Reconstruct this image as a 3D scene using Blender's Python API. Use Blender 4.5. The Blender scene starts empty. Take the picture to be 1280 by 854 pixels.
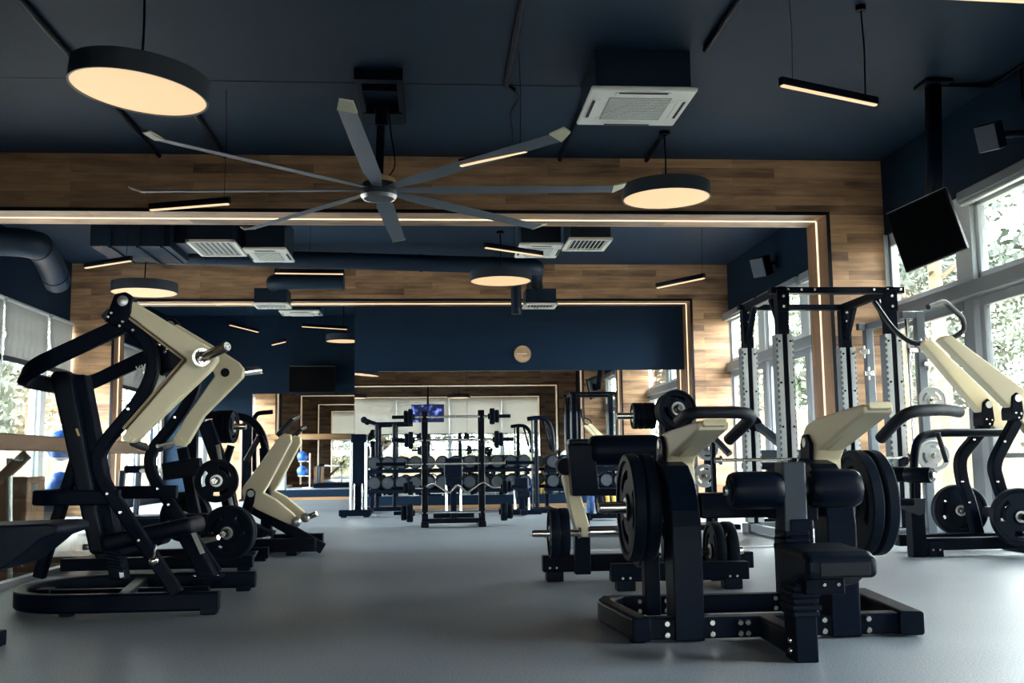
import bpy, bmesh, math, random
from mathutils import Vector, Matrix
random.seed(7)
sc = bpy.context.scene
C = sc.collection
V = Vector
PI = math.pi

# ------------------------------------------------------------------ camera
YAW, PITCH, ROLL, FPX, HC = .07769, .11634, -.01302, 1286.5, .70
_f = V((math.sin(YAW)*math.cos(PITCH), math.cos(YAW)*math.cos(PITCH), math.sin(PITCH)))
_r0 = V((math.cos(YAW), -math.sin(YAW), 0)); _u0 = _r0.cross(_f)
_r = _r0*math.cos(ROLL)+_u0*math.sin(ROLL); _u = -_r0*math.sin(ROLL)+_u0*math.cos(ROLL)
cd = bpy.data.cameras.new('camera'); cam = bpy.data.objects.new('camera', cd); C.objects.link(cam)
cam.matrix_world = Matrix(((_r.x, _u.x, -_f.x, 0), (_r.y, _u.y, -_f.y, 0), (_r.z, _u.z, -_f.z, HC), (0, 0, 0, 1)))
cd.sensor_fit = 'HORIZONTAL'; cd.sensor_width = 36; cd.lens = 36*FPX/1280
cd.clip_start = .05; cd.clip_end = 300
sc.camera = cam

def ray(x, y): return _f + _r*((x-640)/FPX) + _u*((427-y)/FPX)
def at(x, y, Y):                      # point of the depth plane Y that the photo shows at pixel x, y
    d = ray(x, y); t = Y/d.y; return V((d.x*t, Y, HC+d.z*t))
def atz(x, y, Z):
    d = ray(x, y); t = (Z-HC)/d.z; return V((d.x*t, d.y*t, Z))
def atx(x, y, X):
    d = ray(x, y); t = X/d.x; return V((X, d.y*t, HC+d.z*t))

# ------------------------------------------------------------------ materials
def newmat(name):
    m = bpy.data.materials.new(name); m.use_nodes = True
    nt = m.node_tree; b = nt.nodes['Principled BSDF']; return m, nt, b
def pmat(name, col, rough=.5, metal=0, noise=0, nscale=8, bump=0, bscale=200, spec=.5, coat=0):
    m, nt, b = newmat(name)
    b.inputs['Base Color'].default_value = (*col, 1); b.inputs['Roughness'].default_value = rough
    b.inputs['Metallic'].default_value = metal; b.inputs['Specular IOR Level'].default_value = spec
    b.inputs['Coat Weight'].default_value = coat
    tc = nt.nodes.new('ShaderNodeTexCoord')
    if noise:
        n = nt.nodes.new('ShaderNodeTexNoise'); n.inputs['Scale'].default_value = nscale; n.inputs['Detail'].default_value = 5
        nt.links.new(tc.outputs['Object'], n.inputs['Vector'])
        r = nt.nodes.new('ShaderNodeMapRange'); r.inputs['From Min'].default_value = .3; r.inputs['From Max'].default_value = .7
        r.inputs['To Min'].default_value = 1-noise; r.inputs['To Max'].default_value = 1+noise
        nt.links.new(n.outputs['Fac'], r.inputs['Value'])
        mx = nt.nodes.new('ShaderNodeVectorMath'); mx.operation = 'SCALE'; mx.inputs[0].default_value = col
        nt.links.new(r.outputs['Result'], mx.inputs['Scale']); nt.links.new(mx.outputs['Vector'], b.inputs['Base Color'])
    if bump:
        n2 = nt.nodes.new('ShaderNodeTexNoise'); n2.inputs['Scale'].default_value = bscale
        nt.links.new(tc.outputs['Object'], n2.inputs['Vector'])
        bp = nt.nodes.new('ShaderNodeBump'); bp.inputs['Strength'].default_value = bump; bp.inputs['Distance'].default_value = .004
        nt.links.new(n2.outputs['Fac'], bp.inputs['Height']); nt.links.new(bp.outputs['Normal'], b.inputs['Normal'])
    return m
def emat(name, col, s):
    m, nt, b = newmat(name)
    b.inputs['Base Color'].default_value = (col[0]*.15, col[1]*.15, col[2]*.15, 1); b.inputs['Roughness'].default_value = .5
    b.inputs['Emission Color'].default_value = (*col, 1); b.inputs['Emission Strength'].default_value = s
    return m
def woodmat(name, ax, ay, c1, c2, plank=(1.15, .095), mortar=.0005, rough=.5):
    """planks running along axis ax, stacked along axis ay"""
    m, nt, b = newmat(name); N = nt.nodes.new; L = nt.links.new
    tc = N('ShaderNodeTexCoord'); sp = N('ShaderNodeSeparateXYZ'); L(tc.outputs['Object'], sp.inputs[0])
    cb = N('ShaderNodeCombineXYZ'); L(sp.outputs[ax], cb.inputs['X']); L(sp.outputs[ay], cb.inputs['Y'])
    br = N('ShaderNodeTexBrick'); L(cb.outputs[0], br.inputs['Vector'])
    br.inputs['Scale'].default_value = 1; br.inputs['Brick Width'].default_value = plank[0]; br.inputs['Row Height'].default_value = plank[1]
    br.inputs['Mortar Size'].default_value = mortar; br.inputs['Mortar Smooth'].default_value = 0; br.inputs['Bias'].default_value = 0
    br.offset = .37; br.inputs['Color1'].default_value = (0, 0, 0, 1); br.inputs['Color2'].default_value = (1, 1, 1, 1); br.inputs['Mortar'].default_value = (.3, .3, .3, 1)
    st = N('ShaderNodeVectorMath'); st.operation = 'MULTIPLY'; L(cb.outputs[0], st.inputs[0]); st.inputs[1].default_value = (2.2, 26, 1)
    ad = N('ShaderNodeVectorMath'); L(st.outputs[0], ad.inputs[0])
    sc3 = N('ShaderNodeVectorMath'); sc3.operation = 'SCALE'; L(br.outputs['Color'], sc3.inputs[0]); sc3.inputs['Scale'].default_value = 9
    L(sc3.outputs[0], ad.inputs[1])
    gr = N('ShaderNodeTexNoise'); L(ad.outputs[0], gr.inputs['Vector']); gr.inputs['Scale'].default_value = 1; gr.inputs['Detail'].default_value = 6; gr.inputs['Roughness'].default_value = .6
    kn = N('ShaderNodeTexNoise'); st2 = N('ShaderNodeVectorMath'); st2.operation = 'MULTIPLY'; L(cb.outputs[0], st2.inputs[0]); st2.inputs[1].default_value = (1.6, 6, 1)
    L(st2.outputs[0], kn.inputs['Vector']); kn.inputs['Scale'].default_value = 1; kn.inputs['Detail'].default_value = 3
    s1 = N('ShaderNodeMath'); s1.operation = 'MULTIPLY_ADD'; L(gr.outputs['Fac'], s1.inputs[0]); s1.inputs[1].default_value = .85
    s2 = N('ShaderNodeMath'); s2.operation = 'MULTIPLY_ADD'; L(br.outputs['Color'], s2.inputs[0]); s2.inputs[1].default_value = .52; L(s1.outputs[0], s2.inputs[2])
    L(kn.outputs['Fac'], s1.inputs[2])
    rp = N('ShaderNodeMapRange'); L(s2.outputs[0], rp.inputs['Value']); rp.inputs['From Min'].default_value = .68; rp.inputs['From Max'].default_value = 1.6
    mx = N('ShaderNodeMix'); mx.data_type = 'RGBA'; L(rp.outputs[0], mx.inputs['Factor'])
    mx.inputs['A'].default_value = (*c1, 1); mx.inputs['B'].default_value = (*c2, 1)
    mm = N('ShaderNodeMix'); mm.data_type = 'RGBA'; L(br.outputs['Fac'], mm.inputs['Factor']); L(mx.outputs['Result'], mm.inputs['A']); mm.inputs['B'].default_value = (c1[0]*.35, c1[1]*.35, c1[2]*.35, 1)
    L(mm.outputs['Result'], b.inputs['Base Color']); b.inputs['Roughness'].default_value = rough
    return m

M = {}
M['black'] = pmat('black_powder_coat', (.0010, .0036, .0105), .40, 0, bump=.12, bscale=350, spec=.06)
M['black2'] = pmat('black_steel', (.0011, .0040, .0115), .36, spec=.075)
M['vinyl'] = pmat('black_vinyl', (.0012, .0040, .0110), .38, bump=.2, bscale=260, spec=.11)
M['rubber'] = pmat('black_rubber', (.0035, .0075, .0155), .5, noise=.15, nscale=30, spec=.08)
M['rubber2'] = pmat('grey_rubber_disc', (.045, .052, .062), .55)
M['grip'] = pmat('foam_grip', (.002, .0048, .012), .55, bump=.3, bscale=400)
M['beige'] = pmat('beige_paint', (.78, .675, .455), .42, noise=.03, nscale=3, bump=.05, bscale=300)
M['chrome'] = pmat('chrome', (.62, .60, .57), .22, 1)
M['steel'] = pmat('brushed_steel', (.45, .45, .45), .35, 1)
M['silver'] = pmat('silver_cover', (.52, .54, .54), .4, .25)
M['grey'] = pmat('grey_steel', (.14, .16, .185), .45, .2)
M['dgrey'] = pmat('dark_grey_steel', (.020, .029, .043), .45, spec=.3)
M['sticker'] = pmat('silver_sticker', (.42, .42, .40), .5)
M['white'] = pmat('white_plastic', (.86, .84, .77), .45)
M['whiteframe'] = pmat('white_window_frame', (.62, .66, .68), .5)
M['greyframe'] = pmat('grey_window_frame', (.22, .24, .26), .45)
M['navy'] = pmat('navy_paint', (.0055, .0175, .0385), .6, noise=.12, nscale=.7, bump=.1, bscale=60, spec=.10)
M['ceil'] = pmat('ceiling_paint', (.0072, .0225, .0450), .6, noise=.2, nscale=.5, bump=.1, bscale=50, spec=.18)
M['duct'] = pmat('duct_paint', (.007, .0175, .036), .45, spec=.2)
M['trimblack'] = pmat('black_trim', (.002, .004, .009), .5, spec=.2)
M['floor'] = None
M['led'] = emat('led_warm', (1, .74, .47), .5)
M['lampdisc'] = emat('lamp_diffuser', (1, .64, .34), .29)
M['lintube'] = emat('linear_diffuser', (1, .64, .38), .36)
M['screen'] = pmat('screen_glass', (.0012, .0016, .0028), .35, spec=.06)
def mat_blind(name, col, tr):
    m = bpy.data.materials.new(name); m.use_nodes = True; nt = m.node_tree; nt.nodes.clear(); N = nt.nodes.new; L = nt.links.new
    o = N('ShaderNodeOutputMaterial'); mx = N('ShaderNodeMixShader'); d = N('ShaderNodeBsdfDiffuse'); t_ = N('ShaderNodeBsdfTranslucent')
    wv = N('ShaderNodeTexNoise'); wv.inputs['Scale'].default_value = 60; tc = N('ShaderNodeTexCoord'); L(tc.outputs['Object'], wv.inputs['Vector'])
    mr = N('ShaderNodeMapRange'); mr.inputs['To Min'].default_value = .9; mr.inputs['To Max'].default_value = 1.05; L(wv.outputs['Fac'], mr.inputs['Value'])
    sv = N('ShaderNodeVectorMath'); sv.operation = 'SCALE'; sv.inputs[0].default_value = col; L(mr.outputs[0], sv.inputs['Scale'])
    L(sv.outputs[0], d.inputs['Color']); L(sv.outputs[0], t_.inputs['Color'])
    mx.inputs[0].default_value = tr; L(d.outputs[0], mx.inputs[1]); L(t_.outputs[0], mx.inputs[2]); L(mx.outputs[0], o.inputs[0]); return m
M['blind2'] = mat_blind('pale_blind_fabric', (.66, .64, .60), .27)
M['blind'] = mat_blind('grey_blind_fabric', (.42, .41, .39), .22)
M['ball'] = pmat('blue_ball', (.02, .10, .42), .4, noise=.5, nscale=9)
M['bark'] = pmat('pine_bark', (.17, .105, .06), .9, noise=.4, nscale=6)
M['bark2'] = pmat('grey_bark', (.13, .10, .075), .9, noise=.3, nscale=6)
M['leaf1'] = pmat('leaf_pale', (.06, .075, .045), .6, noise=.4, nscale=1.2)
M['leaf2'] = pmat('leaf_dark', (.026, .038, .026), .6, noise=.4, nscale=1.2)
M['leaf3'] = pmat('leaf_olive', (.06, .068, .045), .6, noise=.4, nscale=1.2)
M['ground'] = pmat('outdoor_ground', (.16, .145, .115), .9, noise=.3, nscale=.8)
M['yellowp'] = pmat('yellow_rubber', (.55, .38, .10), .5)
M['greenp'] = pmat('green_rubber', (.02, .10, .05), .5)
M['bluep'] = pmat('blue_rubber', (.02, .08, .25), .5)
M['redp'] = pmat('red_rubber', (.20, .02, .02), .5)
W1, W2 = (.058, .026, .016), (.58, .335, .180)
M['wood'] = woodmat('plank_wall', 'X', 'Z', W1, W2)
M['wood_soffit'] = woodmat('plank_soffit', 'X', 'Y', W1, W2, (2.4, .26))
M['wood_jamb'] = woodmat('plank_jamb', 'Z', 'Y', (.15, .07, .035), (.36, .19, .09), (2.6, .26))
M['wood_rail'] = woodmat('handrail_wood', 'Y', 'Z', (.10, .055, .032), (.24, .145, .085), (4, .3))
M['wood_x'] = woodmat('barre_wood', 'X', 'Z', (.26, .14, .06), (.48, .28, .13), (4, .3))
M['wood_fence'] = woodmat('fence_wood', 'X', 'Z', (.13, .09, .052), (.20, .15, .095), (3, .14), .006)
M['clockwood'] = woodmat('clock_wood', 'X', 'Z', (.30, .17, .09), (.55, .36, .22), (.5, .05), .0005)
def mat_floor():
    m, nt, b = newmat('rubber_floor'); N = nt.nodes.new; L = nt.links.new
    tc = N('ShaderNodeTexCoord'); n = N('ShaderNodeTexNoise'); n.inputs['Scale'].default_value = 140; n.inputs['Detail'].default_value = 2
    L(tc.outputs['Object'], n.inputs['Vector'])
    n2 = N('ShaderNodeTexNoise'); n2.inputs['Scale'].default_value = .8; n2.inputs['Detail'].default_value = 6; L(tc.outputs['Object'], n2.inputs['Vector'])
    cr = N('ShaderNodeValToRGB'); L(n.outputs['Fac'], cr.inputs['Fac'])
    cr.color_ramp.elements[0].position = .36; cr.color_ramp.elements[0].color = (.14, .172, .212, 1)
    cr.color_ramp.elements[1].position = .64; cr.color_ramp.elements[1].color = (.32, .365, .42, 1)
    mr = N('ShaderNodeMapRange'); L(n2.outputs['Fac'], mr.inputs['Value']); mr.inputs['From Min'].default_value = .3; mr.inputs['From Max'].default_value = .7; mr.inputs['To Min'].default_value = .86; mr.inputs['To Max'].default_value = 1.14
    sm = N('ShaderNodeVectorMath'); sm.operation = 'SCALE'; L(cr.outputs['Color'], sm.inputs[0]); L(mr.outputs[0], sm.inputs['Scale'])
    L(sm.outputs[0], b.inputs['Base Color']); b.inputs['Roughness'].default_value = .38; b.inputs['Specular IOR Level'].default_value = .8
    bp = N('ShaderNodeBump'); bp.inputs['Strength'].default_value = .2; bp.inputs['Distance'].default_value = .003; L(n.outputs['Fac'], bp.inputs['Height']); L(bp.outputs['Normal'], b.inputs['Normal'])
    return m
M['floor'] = mat_floor()
M['mat'] = pmat('dark_floor_mat', (.10, .122, .145), .5, noise=.1, nscale=40)
def mat_glass():
    m = bpy.data.materials.new('window_glass'); m.use_nodes = True; nt = m.node_tree; nt.nodes.clear(); N = nt.nodes.new
    o = N('ShaderNodeOutputMaterial'); mx = N('ShaderNodeMixShader'); t = N('ShaderNodeBsdfTransparent'); g = N('ShaderNodeBsdfGlossy')
    g.inputs['Roughness'].default_value = .02; t.inputs['Color'].default_value = (.93, .96, .94, 1)
    fr = N('ShaderNodeFresnel'); ge = N('ShaderNodeNewGeometry'); mr = N('ShaderNodeMapRange'); mr.inputs['To Min'].default_value = 1.4; mr.inputs['To Max'].default_value = 1/1.4
    nt.links.new(ge.outputs['Backfacing'], mr.inputs['Value']); nt.links.new(mr.outputs[0], fr.inputs['IOR'])
    nt.links.new(fr.outputs[0], mx.inputs[0]); nt.links.new(t.outputs[0], mx.inputs[1]); nt.links.new(g.outputs[0], mx.inputs[2]); nt.links.new(mx.outputs[0], o.inputs[0])
    return m
M['glass'] = mat_glass()
M['mirror'] = pmat('mirror_silver', (.86, .88, .87), .012, 1)

# ------------------------------------------------------------------ mesh building
def fillet(path, d, n=6):
    P = [V(p) for p in path]; out = [P[0]]
    for i in range(1, len(P)-1):
        a, b, c = P[i-1], P[i], P[i+1]
        da = min(d, (a-b).length*.49); dc = min(d, (c-b).length*.49)
        p0 = b+(a-b).normalized()*da; p1 = b+(c-b).normalized()*dc
        for k in range(n+1):
            t = k/n; out.append(p0*(1-t)**2+b*2*t*(1-t)+p1*t*t)
    out.append(P[-1]); return out
def smooth(path, n=6):                 # Catmull-Rom through the points
    P = [V(p) for p in path]; P = [P[0]*2-P[1]]+P+[P[-1]*2-P[-2]]; out = []
    for i in range(1, len(P)-2):
        a, b, c, d = P[i-1:i+3]
        for k in range(n):
            t = k/n; out.append(.5*((2*b)+(c-a)*t+(2*a-5*b+4*c-d)*t*t+(3*b-a-3*c+d)*t**3))
    out.append(P[-2]); return out
def rsec(w, h, c=.008):                # rectangle with chamfered corners
    w /= 2; h /= 2; c = min(c, w*.45, h*.45)
    return [(w-c, h), (-w+c, h), (-w, h-c), (-w, -h+c), (-w+c, -h), (w-c, -h), (w, -h+c), (w, h-c)]
def csec(r, n=12): return [(r*math.cos(2*PI*k/n), r*math.sin(2*PI*k/n)) for k in range(n)]

class MB:
    def __init__(s): s.bm = bmesh.new()
    def face(s, vs, sm=False):
        try:
            f = s.bm.faces.new(vs); f.smooth = sm; return f
        except ValueError: return None
    def box(s, c, d, R=None, taper=None):
        c = V(c); vs = []
        for z in (-.5, .5):
            for x, y in ((-.5, -.5), (.5, -.5), (.5, .5), (-.5, .5)):
                k = taper if (taper and z > 0) else 1
                p = V((x*d[0]*k, y*d[1]*k, z*d[2])); p = (R @ p) if R else p
                vs.append(s.bm.verts.new(c+p))
        for q in ((3, 2, 1, 0), (4, 5, 6, 7), (0, 1, 5, 4), (1, 2, 6, 5), (2, 3, 7, 6), (3, 0, 4, 7)): s.face([vs[i] for i in q])
        return s
    def bb(s, a, b): a, b = V(a), V(b); return s.box((a+b)/2, [abs(q) for q in (b-a)])
    def prism(s, pts, vec):
        pts = [V(p) for p in pts]; vec = V(vec)
        a = [s.bm.verts.new(p) for p in pts]; b = [s.bm.verts.new(p+vec) for p in pts]; n = len(a)
        s.face(a[::-1]); s.face(b)
        for i in range(n): s.face([a[i], a[(i+1) % n], b[(i+1) % n], b[i]])
        return s
    def sweep(s, path, sec, N=None, closed=False, sm=False):
        P = [V(p) for p in path]; n = len(P); rings = []; A = None
        for i in range(n):
            if closed: t = (P[(i+1) % n]-P[i-1])
            else: t = P[min(i+1, n-1)]-P[max(i-1, 0)]
            t.normalize()
            if N is not None: A = V(N) - t*V(N).dot(t); A.normalize()
            elif A is None:
                A = t.cross(V((0, 0, 1)))
                if A.length < .05: A = t.cross(V((0, 1, 0)))
                A.normalize()
            else: A = A-t*A.dot(t); A.normalize()
            B = t.cross(A)
            rings.append([s.bm.verts.new(P[i]+A*a+B*b) for a, b in sec])
        m = len(sec)
        for i in range(n if closed else n-1):
            r0, r1 = rings[i], rings[(i+1) % n]
            for k in range(m): s.face([r0[k], r0[(k+1) % m], r1[(k+1) % m], r1[k]], sm)
        if not closed: s.face(rings[0][::-1]); s.face(rings[-1])
        return s
    def tube(s, path, r, n=12, closed=False): return s.sweep(path, csec(r, n), None, closed, True)
    def bar(s, path, w, h, N, closed=False, c=.008): return s.sweep(path, rsec(w, h, c), N, closed, True)   # w along N, h across
    def cyl(s, a, b, r, n=20, r2=None):
        a, b = V(a), V(b); ax = (b-a); L = ax.length
        return s.lathe([(0, 0), (r, 0), (r if r2 is None else r2, L), (0, L)], a, ax, n)
    def lathe(s, prof, o, axis, n=24, closed=False, sm=True):
        o = V(o); ax = V(axis).normalized(); A = ax.cross(V((0, 0, 1)))
        if A.length < .05: A = ax.cross(V((0, 1, 0)))
        A.normalize(); B = ax.cross(A); rings = []
        for r, h in prof:
            if r < 1e-6: rings.append([s.bm.verts.new(o+ax*h)])
            else: rings.append([s.bm.verts.new(o+ax*h+A*(r*math.cos(2*PI*k/n))+B*(r*math.sin(2*PI*k/n))) for k in range(n)])
        prs = list(zip(rings, rings[1:]))+([(rings[-1], rings[0])] if closed else [])
        for (r0, r1), (p0, p1) in zip(prs, list(zip(prof, prof[1:]))+[(prof[-1], prof[0])]):
            f_ = sm and True
            for k in range(n):
                k2 = (k+1) % n
                if len(r0) == 1 and len(r1) == 1: continue
                if len(r0) == 1: s.face([r0[0], r1[k2], r1[k]], f_)
                elif len(r1) == 1: s.face([r0[k], r0[k2], r1[0]], f_)
                else: s.face([r0[k], r0[k2], r1[k2], r1[k]], f_)
        return s
    def ball(s, c, r, n=20, sz=(1, 1, 1)):
        k0 = len(s.bm.verts); m = Matrix.Translation(V(c)) @ Matrix.Diagonal((r*sz[0], r*sz[1], r*sz[2], 1))
        res = bmesh.ops.create_uvsphere(s.bm, u_segments=n, v_segments=n//2+2, radius=1, matrix=m)
        for v in res['verts']:
            for f in v.link_faces: f.smooth = True
        return s
    def build(s, name, mat, parent=None, bev=0, seg=2, subd=0, sharp=40):
        bmesh.ops.recalc_face_normals(s.bm, faces=s.bm.faces)
        off = OFF.get(parent.name, V((0, 0, 0))) if parent else V((0, 0, 0))
        if off.length: bmesh.ops.translate(s.bm, verts=s.bm.verts, vec=-off)
        for e in s.bm.edges:
            if len(e.link_faces) == 2 and e.calc_face_angle(0) > math.radians(sharp): e.smooth = False
        me = bpy.data.meshes.new(name); s.bm.to_mesh(me); s.bm.free()
        o = bpy.data.objects.new(name, me); C.objects.link(o)
        for q in (mat if isinstance(mat, list) else [mat]): me.materials.append(q)
        if parent: o.parent = parent; OFF[o.name] = off
        if bev:
            b = o.modifiers.new('bevel', 'BEVEL'); b.width = bev; b.segments = seg; b.limit_method = 'ANGLE'; b.angle_limit = math.radians(35)
        if subd:
            d = o.modifiers.new('subdivision', 'SUBSURF'); d.levels = d.render_levels = subd
        return o
OFF = {}
def tag(o, label, cat, group=None, kind=None):
    if label: o['label'] = label
    if cat: o['category'] = cat
    if group: o['group'] = group
    if kind: o['kind'] = kind
    return o
def thing(name, label, cat, loc=(0, 0, 0), group=None):
    o = bpy.data.objects.new(name, None); o.empty_display_size = .1; C.objects.link(o); o.location = loc
    OFF[o.name] = V(loc); return tag(o, label, cat, group)
def struct(o): o['kind'] = 'structure'; return o
def copy_tree(o, parent=None):
    c = o.copy(); C.objects.link(c); OFF[c.name] = OFF.get(o.name, V((0, 0, 0))).copy()
    if parent: c.parent = parent
    for ch in list(o.children): copy_tree(ch, c)
    return c
ORD = ['first', 'second', 'third', 'fourth', 'fifth', 'sixth', 'seventh', 'eighth', 'ninth', 'tenth', 'eleventh', 'twelfth', 'thirteenth', 'fourteenth']
_bolt = {}
def bolt(parent, p, axis, r=.011, mat='chrome'):
    axis = V(axis).normalized(); key = (round(r, 4), mat)
    if key not in _bolt:
        o = MB().lathe([(0, -.002), (r, -.002), (r, r*.5), (r*.75, r*.8), (0, r*.8)], (0, 0, 0), (0, 0, 1), 10).build('bolt', M[mat])
        _bolt[key] = o.data; bpy.data.objects.remove(o)
    b = bpy.data.objects.new('bolt', _bolt[key]); C.objects.link(b); b.parent = parent
    b.location = V(p)-OFF.get(parent.name, V((0, 0, 0))); b.rotation_euler = axis.to_track_quat('Z', 'Y').to_euler()
    return b
_plates = {}
def plate_mesh(R, t, mat, hubmat='steel', slots=3):
    key = (round(R, 3), round(t, 3), mat, slots)
    if key in _plates: return _plates[key]
    bm = bmesh.new(); n = 48; r0 = .029 if R > .1 else .0245
    rad = [r0, max(R*.24, r0+.008), max(R*.27, r0+.012), R*.52, R*.70, R*.84, R*.88, R*.975, R]
    hh = [t*.5, t*.5, t*.3, t*.3, t*.3, t*.3, t*.5, t*.5, t*.36]
    keep = lambda j, i: not (slots and j == 3 and (i % (n//slots)) < (n//slots)*.55)
    vt = {}
    def vv(j, i, sd):
        k = (j, i % n, sd)
        if k not in vt:
            a = 2*PI*(i % n)/n; vt[k] = bm.verts.new((rad[j]*math.cos(a), rad[j]*math.sin(a), sd*hh[j]))
        return vt[k]
    for j in range(8):
        for i in range(n):
            if not keep(j, i): continue
            for sd in (1, -1):
                q = [vv(j, i, sd), vv(j+1, i, sd), vv(j+1, i+1, sd), vv(j, i+1, sd)]
                bm.faces.new(q if sd > 0 else q[::-1]).smooth = True
            if j == 0: bm.faces.new([vv(0, i, 1), vv(0, i+1, 1), vv(0, i+1, -1), vv(0, i, -1)])
            if j == 7: bm.faces.new([vv(8, i, 1), vv(8, i, -1), vv(8, i+1, -1), vv(8, i+1, 1)]).smooth = True
            if j < 7 and not keep(j+1, i): bm.faces.new([vv(j+1, i, 1), vv(j+1, i+1, 1), vv(j+1, i+1, -1), vv(j+1, i, -1)])
            if j > 0 and not keep(j-1, i): bm.faces.new([vv(j, i, 1), vv(j, i, -1), vv(j, i+1, -1), vv(j, i+1, 1)])
            if not keep(j, i+1): bm.faces.new([vv(j, i+1, 1), vv(j+1, i+1, 1), vv(j+1, i+1, -1), vv(j, i+1, -1)])
            if not keep(j, i-1): bm.faces.new([vv(j, i, 1), vv(j, i, -1), vv(j+1, i, -1), vv(j+1, i, 1)])
    bmesh.ops.recalc_face_normals(bm, faces=bm.faces)
    for e in bm.edges:
        if len(e.link_faces) == 2 and e.calc_face_angle(0) > .6: e.smooth = False
    me = bpy.data.meshes.new('weight_plate'); bm.to_mesh(me); bm.free(); me.materials.append(M[mat])
    h = MB().lathe([(r0-.0015, -t*.52), (r0+.012, -t*.52), (r0+.012, t*.52), (r0-.0015, t*.52)], (0, 0, 0), (0, 0, 1), 20, True).build('hub_ring', M[hubmat])
    hm = h.data; bpy.data.objects.remove(h)
    _plates[key] = (me, hm); return _plates[key]
def plate(c, axis, R, t, label, group=None, mat='rubber', spin=0, slots=3):
    me, hm = plate_mesh(R, t, mat, 'steel', slots)
    o = bpy.data.objects.new('weight_plate', me); C.objects.link(o); o.location = c
    q = V(axis).to_track_quat('Z', 'Y'); o.rotation_euler = (q.to_matrix() @ Matrix.Rotation(spin, 3, 'Z')).to_euler()
    h = bpy.data.objects.new('hub_ring', hm); C.objects.link(h); h.parent = o
    return tag(o, label, 'weight plate', group)
def peg(parent, a, b, r=.025, collar=True, mat='chrome', name='plate_peg'):
    a, b = V(a), V(b); L = (b-a).length; pr = [(0, 0), (r*1.7, 0), (r*1.7, .012), (r, .014), (r, L-.012), (r*.8, L), (0, L)] if collar else [(0, 0), (r, 0), (r, L-.01), (r*.8, L), (0, L)]
    return MB().lathe(pr, a, b-a, 20).build(name, M[mat], parent)
def pad(parent, name, c, d, R=None, mat='vinyl', bev=.03, seg=4):
    return MB().box(c, d, R).build(name, M[mat], parent, bev, seg)
def rotx(a): return Matrix.Rotation(a, 3, 'X')
def roty(a): return Matrix.Rotation(a, 3, 'Y')
def rotz(a): return Matrix.Rotation(a, 3, 'Z')

# ------------------------------------------------------------------ room shell
XL, XR, ZC, ZL, XP, XQ = -5.315, 4.565, 3.70, 3.13, 3.965, -4.67
Y0, YF, YM = -7.0, 20.9, 15.95
HX0, HX1, HY0, HY1 = -5.15, -2.66, 3.2, 8.55            # stair opening in the floor
b = MB()
b.bb((XL-.4, Y0-.4, -.25), (XR+.4, HY0, 0)); b.bb((XL-.4, HY1, -.25), (XR+.4, YF+.4, 0))
b.bb((HX1, HY0, -.25), (XR+.4, HY1, 0)); b.bb((XL-.4, HY0, -.25), (HX0, HY1, 0))
struct(b.build('floor', M['floor']))
b = MB()
for a, c in (((HX0, HY1-.02, -1.6), (HX1, HY1, -.005)), ((HX0, HY0, -1.6), (HX0+.02, HY1, -.005)), ((HX1-.02, HY0, -1.6), (HX1, HY1, -.005)), ((HX0, HY0, -1.6), (HX1, HY0+.02, -.005)), ((HX0, HY0, -1.65), (HX1, HY1, -1.6))): b.bb(a, c)
struct(b.build('trim_1', M['wood_jamb']))
struct(MB().bb((1.02, 8.12, 0), (3.35, 9.75, .006)).build('trim_2', M['mat']))
struct(MB().bb((1.0, 8.06, 0), (3.37, 8.12, .012)).build('trim_3', M['silver']))
struct(MB().bb((XL-.4, Y0-.4, ZC), (XR+.4, YF+.4, ZC+.25)).build('ceiling', M['ceil']))

def portal(name, ya, yb, full=True):
    o = MB()
    # header, right pier, left pier; reveal faces get their own boards
    o.bb((XL, ya, ZL), (XR, yb, ZC)); o.bb((XP, ya, 0), (XR, yb, ZL)); o.bb((XL, ya, 0), (XQ, yb, ZL))
    ob = o.build(name, [M['wood'], M['wood_soffit'], M['wood_jamb']])
    for p in ob.data.polygons:
        n = p.normal
        if abs(n.z) > .5: p.material_index = 1
        elif abs(n.x) > .5: p.material_index = 2
    return struct(ob)
PORT = [('wall_middle', 9.90, 10.44), ('wall_far', 15.45, 15.94), ('wall_near', 4.33, 4.87), ('wall_behind', -1.23, -.69), ('wall_last', -6.77, -6.25)]
tn = 4
for name, ya, yb in PORT:
    portal(name, ya, yb)
    o = MB(); e = .035                                   # slim black edging round the opening
    for yy in (ya-.012, yb-.002):
        if name == 'wall_far' and yy > ya: continue
        o.bb((XQ-e, yy, ZL), (XP+e, yy+.014, ZL+e)); o.bb((XP, yy, 0), (XP+e, yy+.014, ZL)); o.bb((XQ-e, yy, 0), (XQ, yy+.014, ZL))
    struct(o.build('trim_%d' % tn, M['trimblack'])); tn += 1
LEDW = {'wall_middle': 'warm white light strip set in the reveal of the nearest wooden portal',
        'wall_far': 'warm white light strip lining the far wooden portal round the dark mirror wall',
        'wall_near': 'warm white light strip in the wooden portal just ahead of the camera',
        'wall_behind': 'warm light strip in the wooden portal behind the camera, seen in the mirror',
        'wall_last': 'warm light strip in the last portal before the rear blinds, seen in the mirror'}
for name, ya, yb in PORT:
    ym = (ya+yb)/2-.01; t = thing('light_strip', LEDW[name], 'light strip', ((XP+XQ)/2, ym, ZL)); w = .017
    MB().bb((XQ+.01, ym-w, ZL-.008), (XP-.01, ym+w, ZL-.001)).build('header_strip', M['led'], t)
    MB().bb((XP-.008, ym-w, .02), (XP-.001, ym+w, ZL-.01)).build('jamb_strip', M['led'], t)
    MB().bb((XQ+.001, ym-w, .02), (XQ+.008, ym+w, ZL-.01)).build('jamb_strip', M['led'], t)

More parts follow.
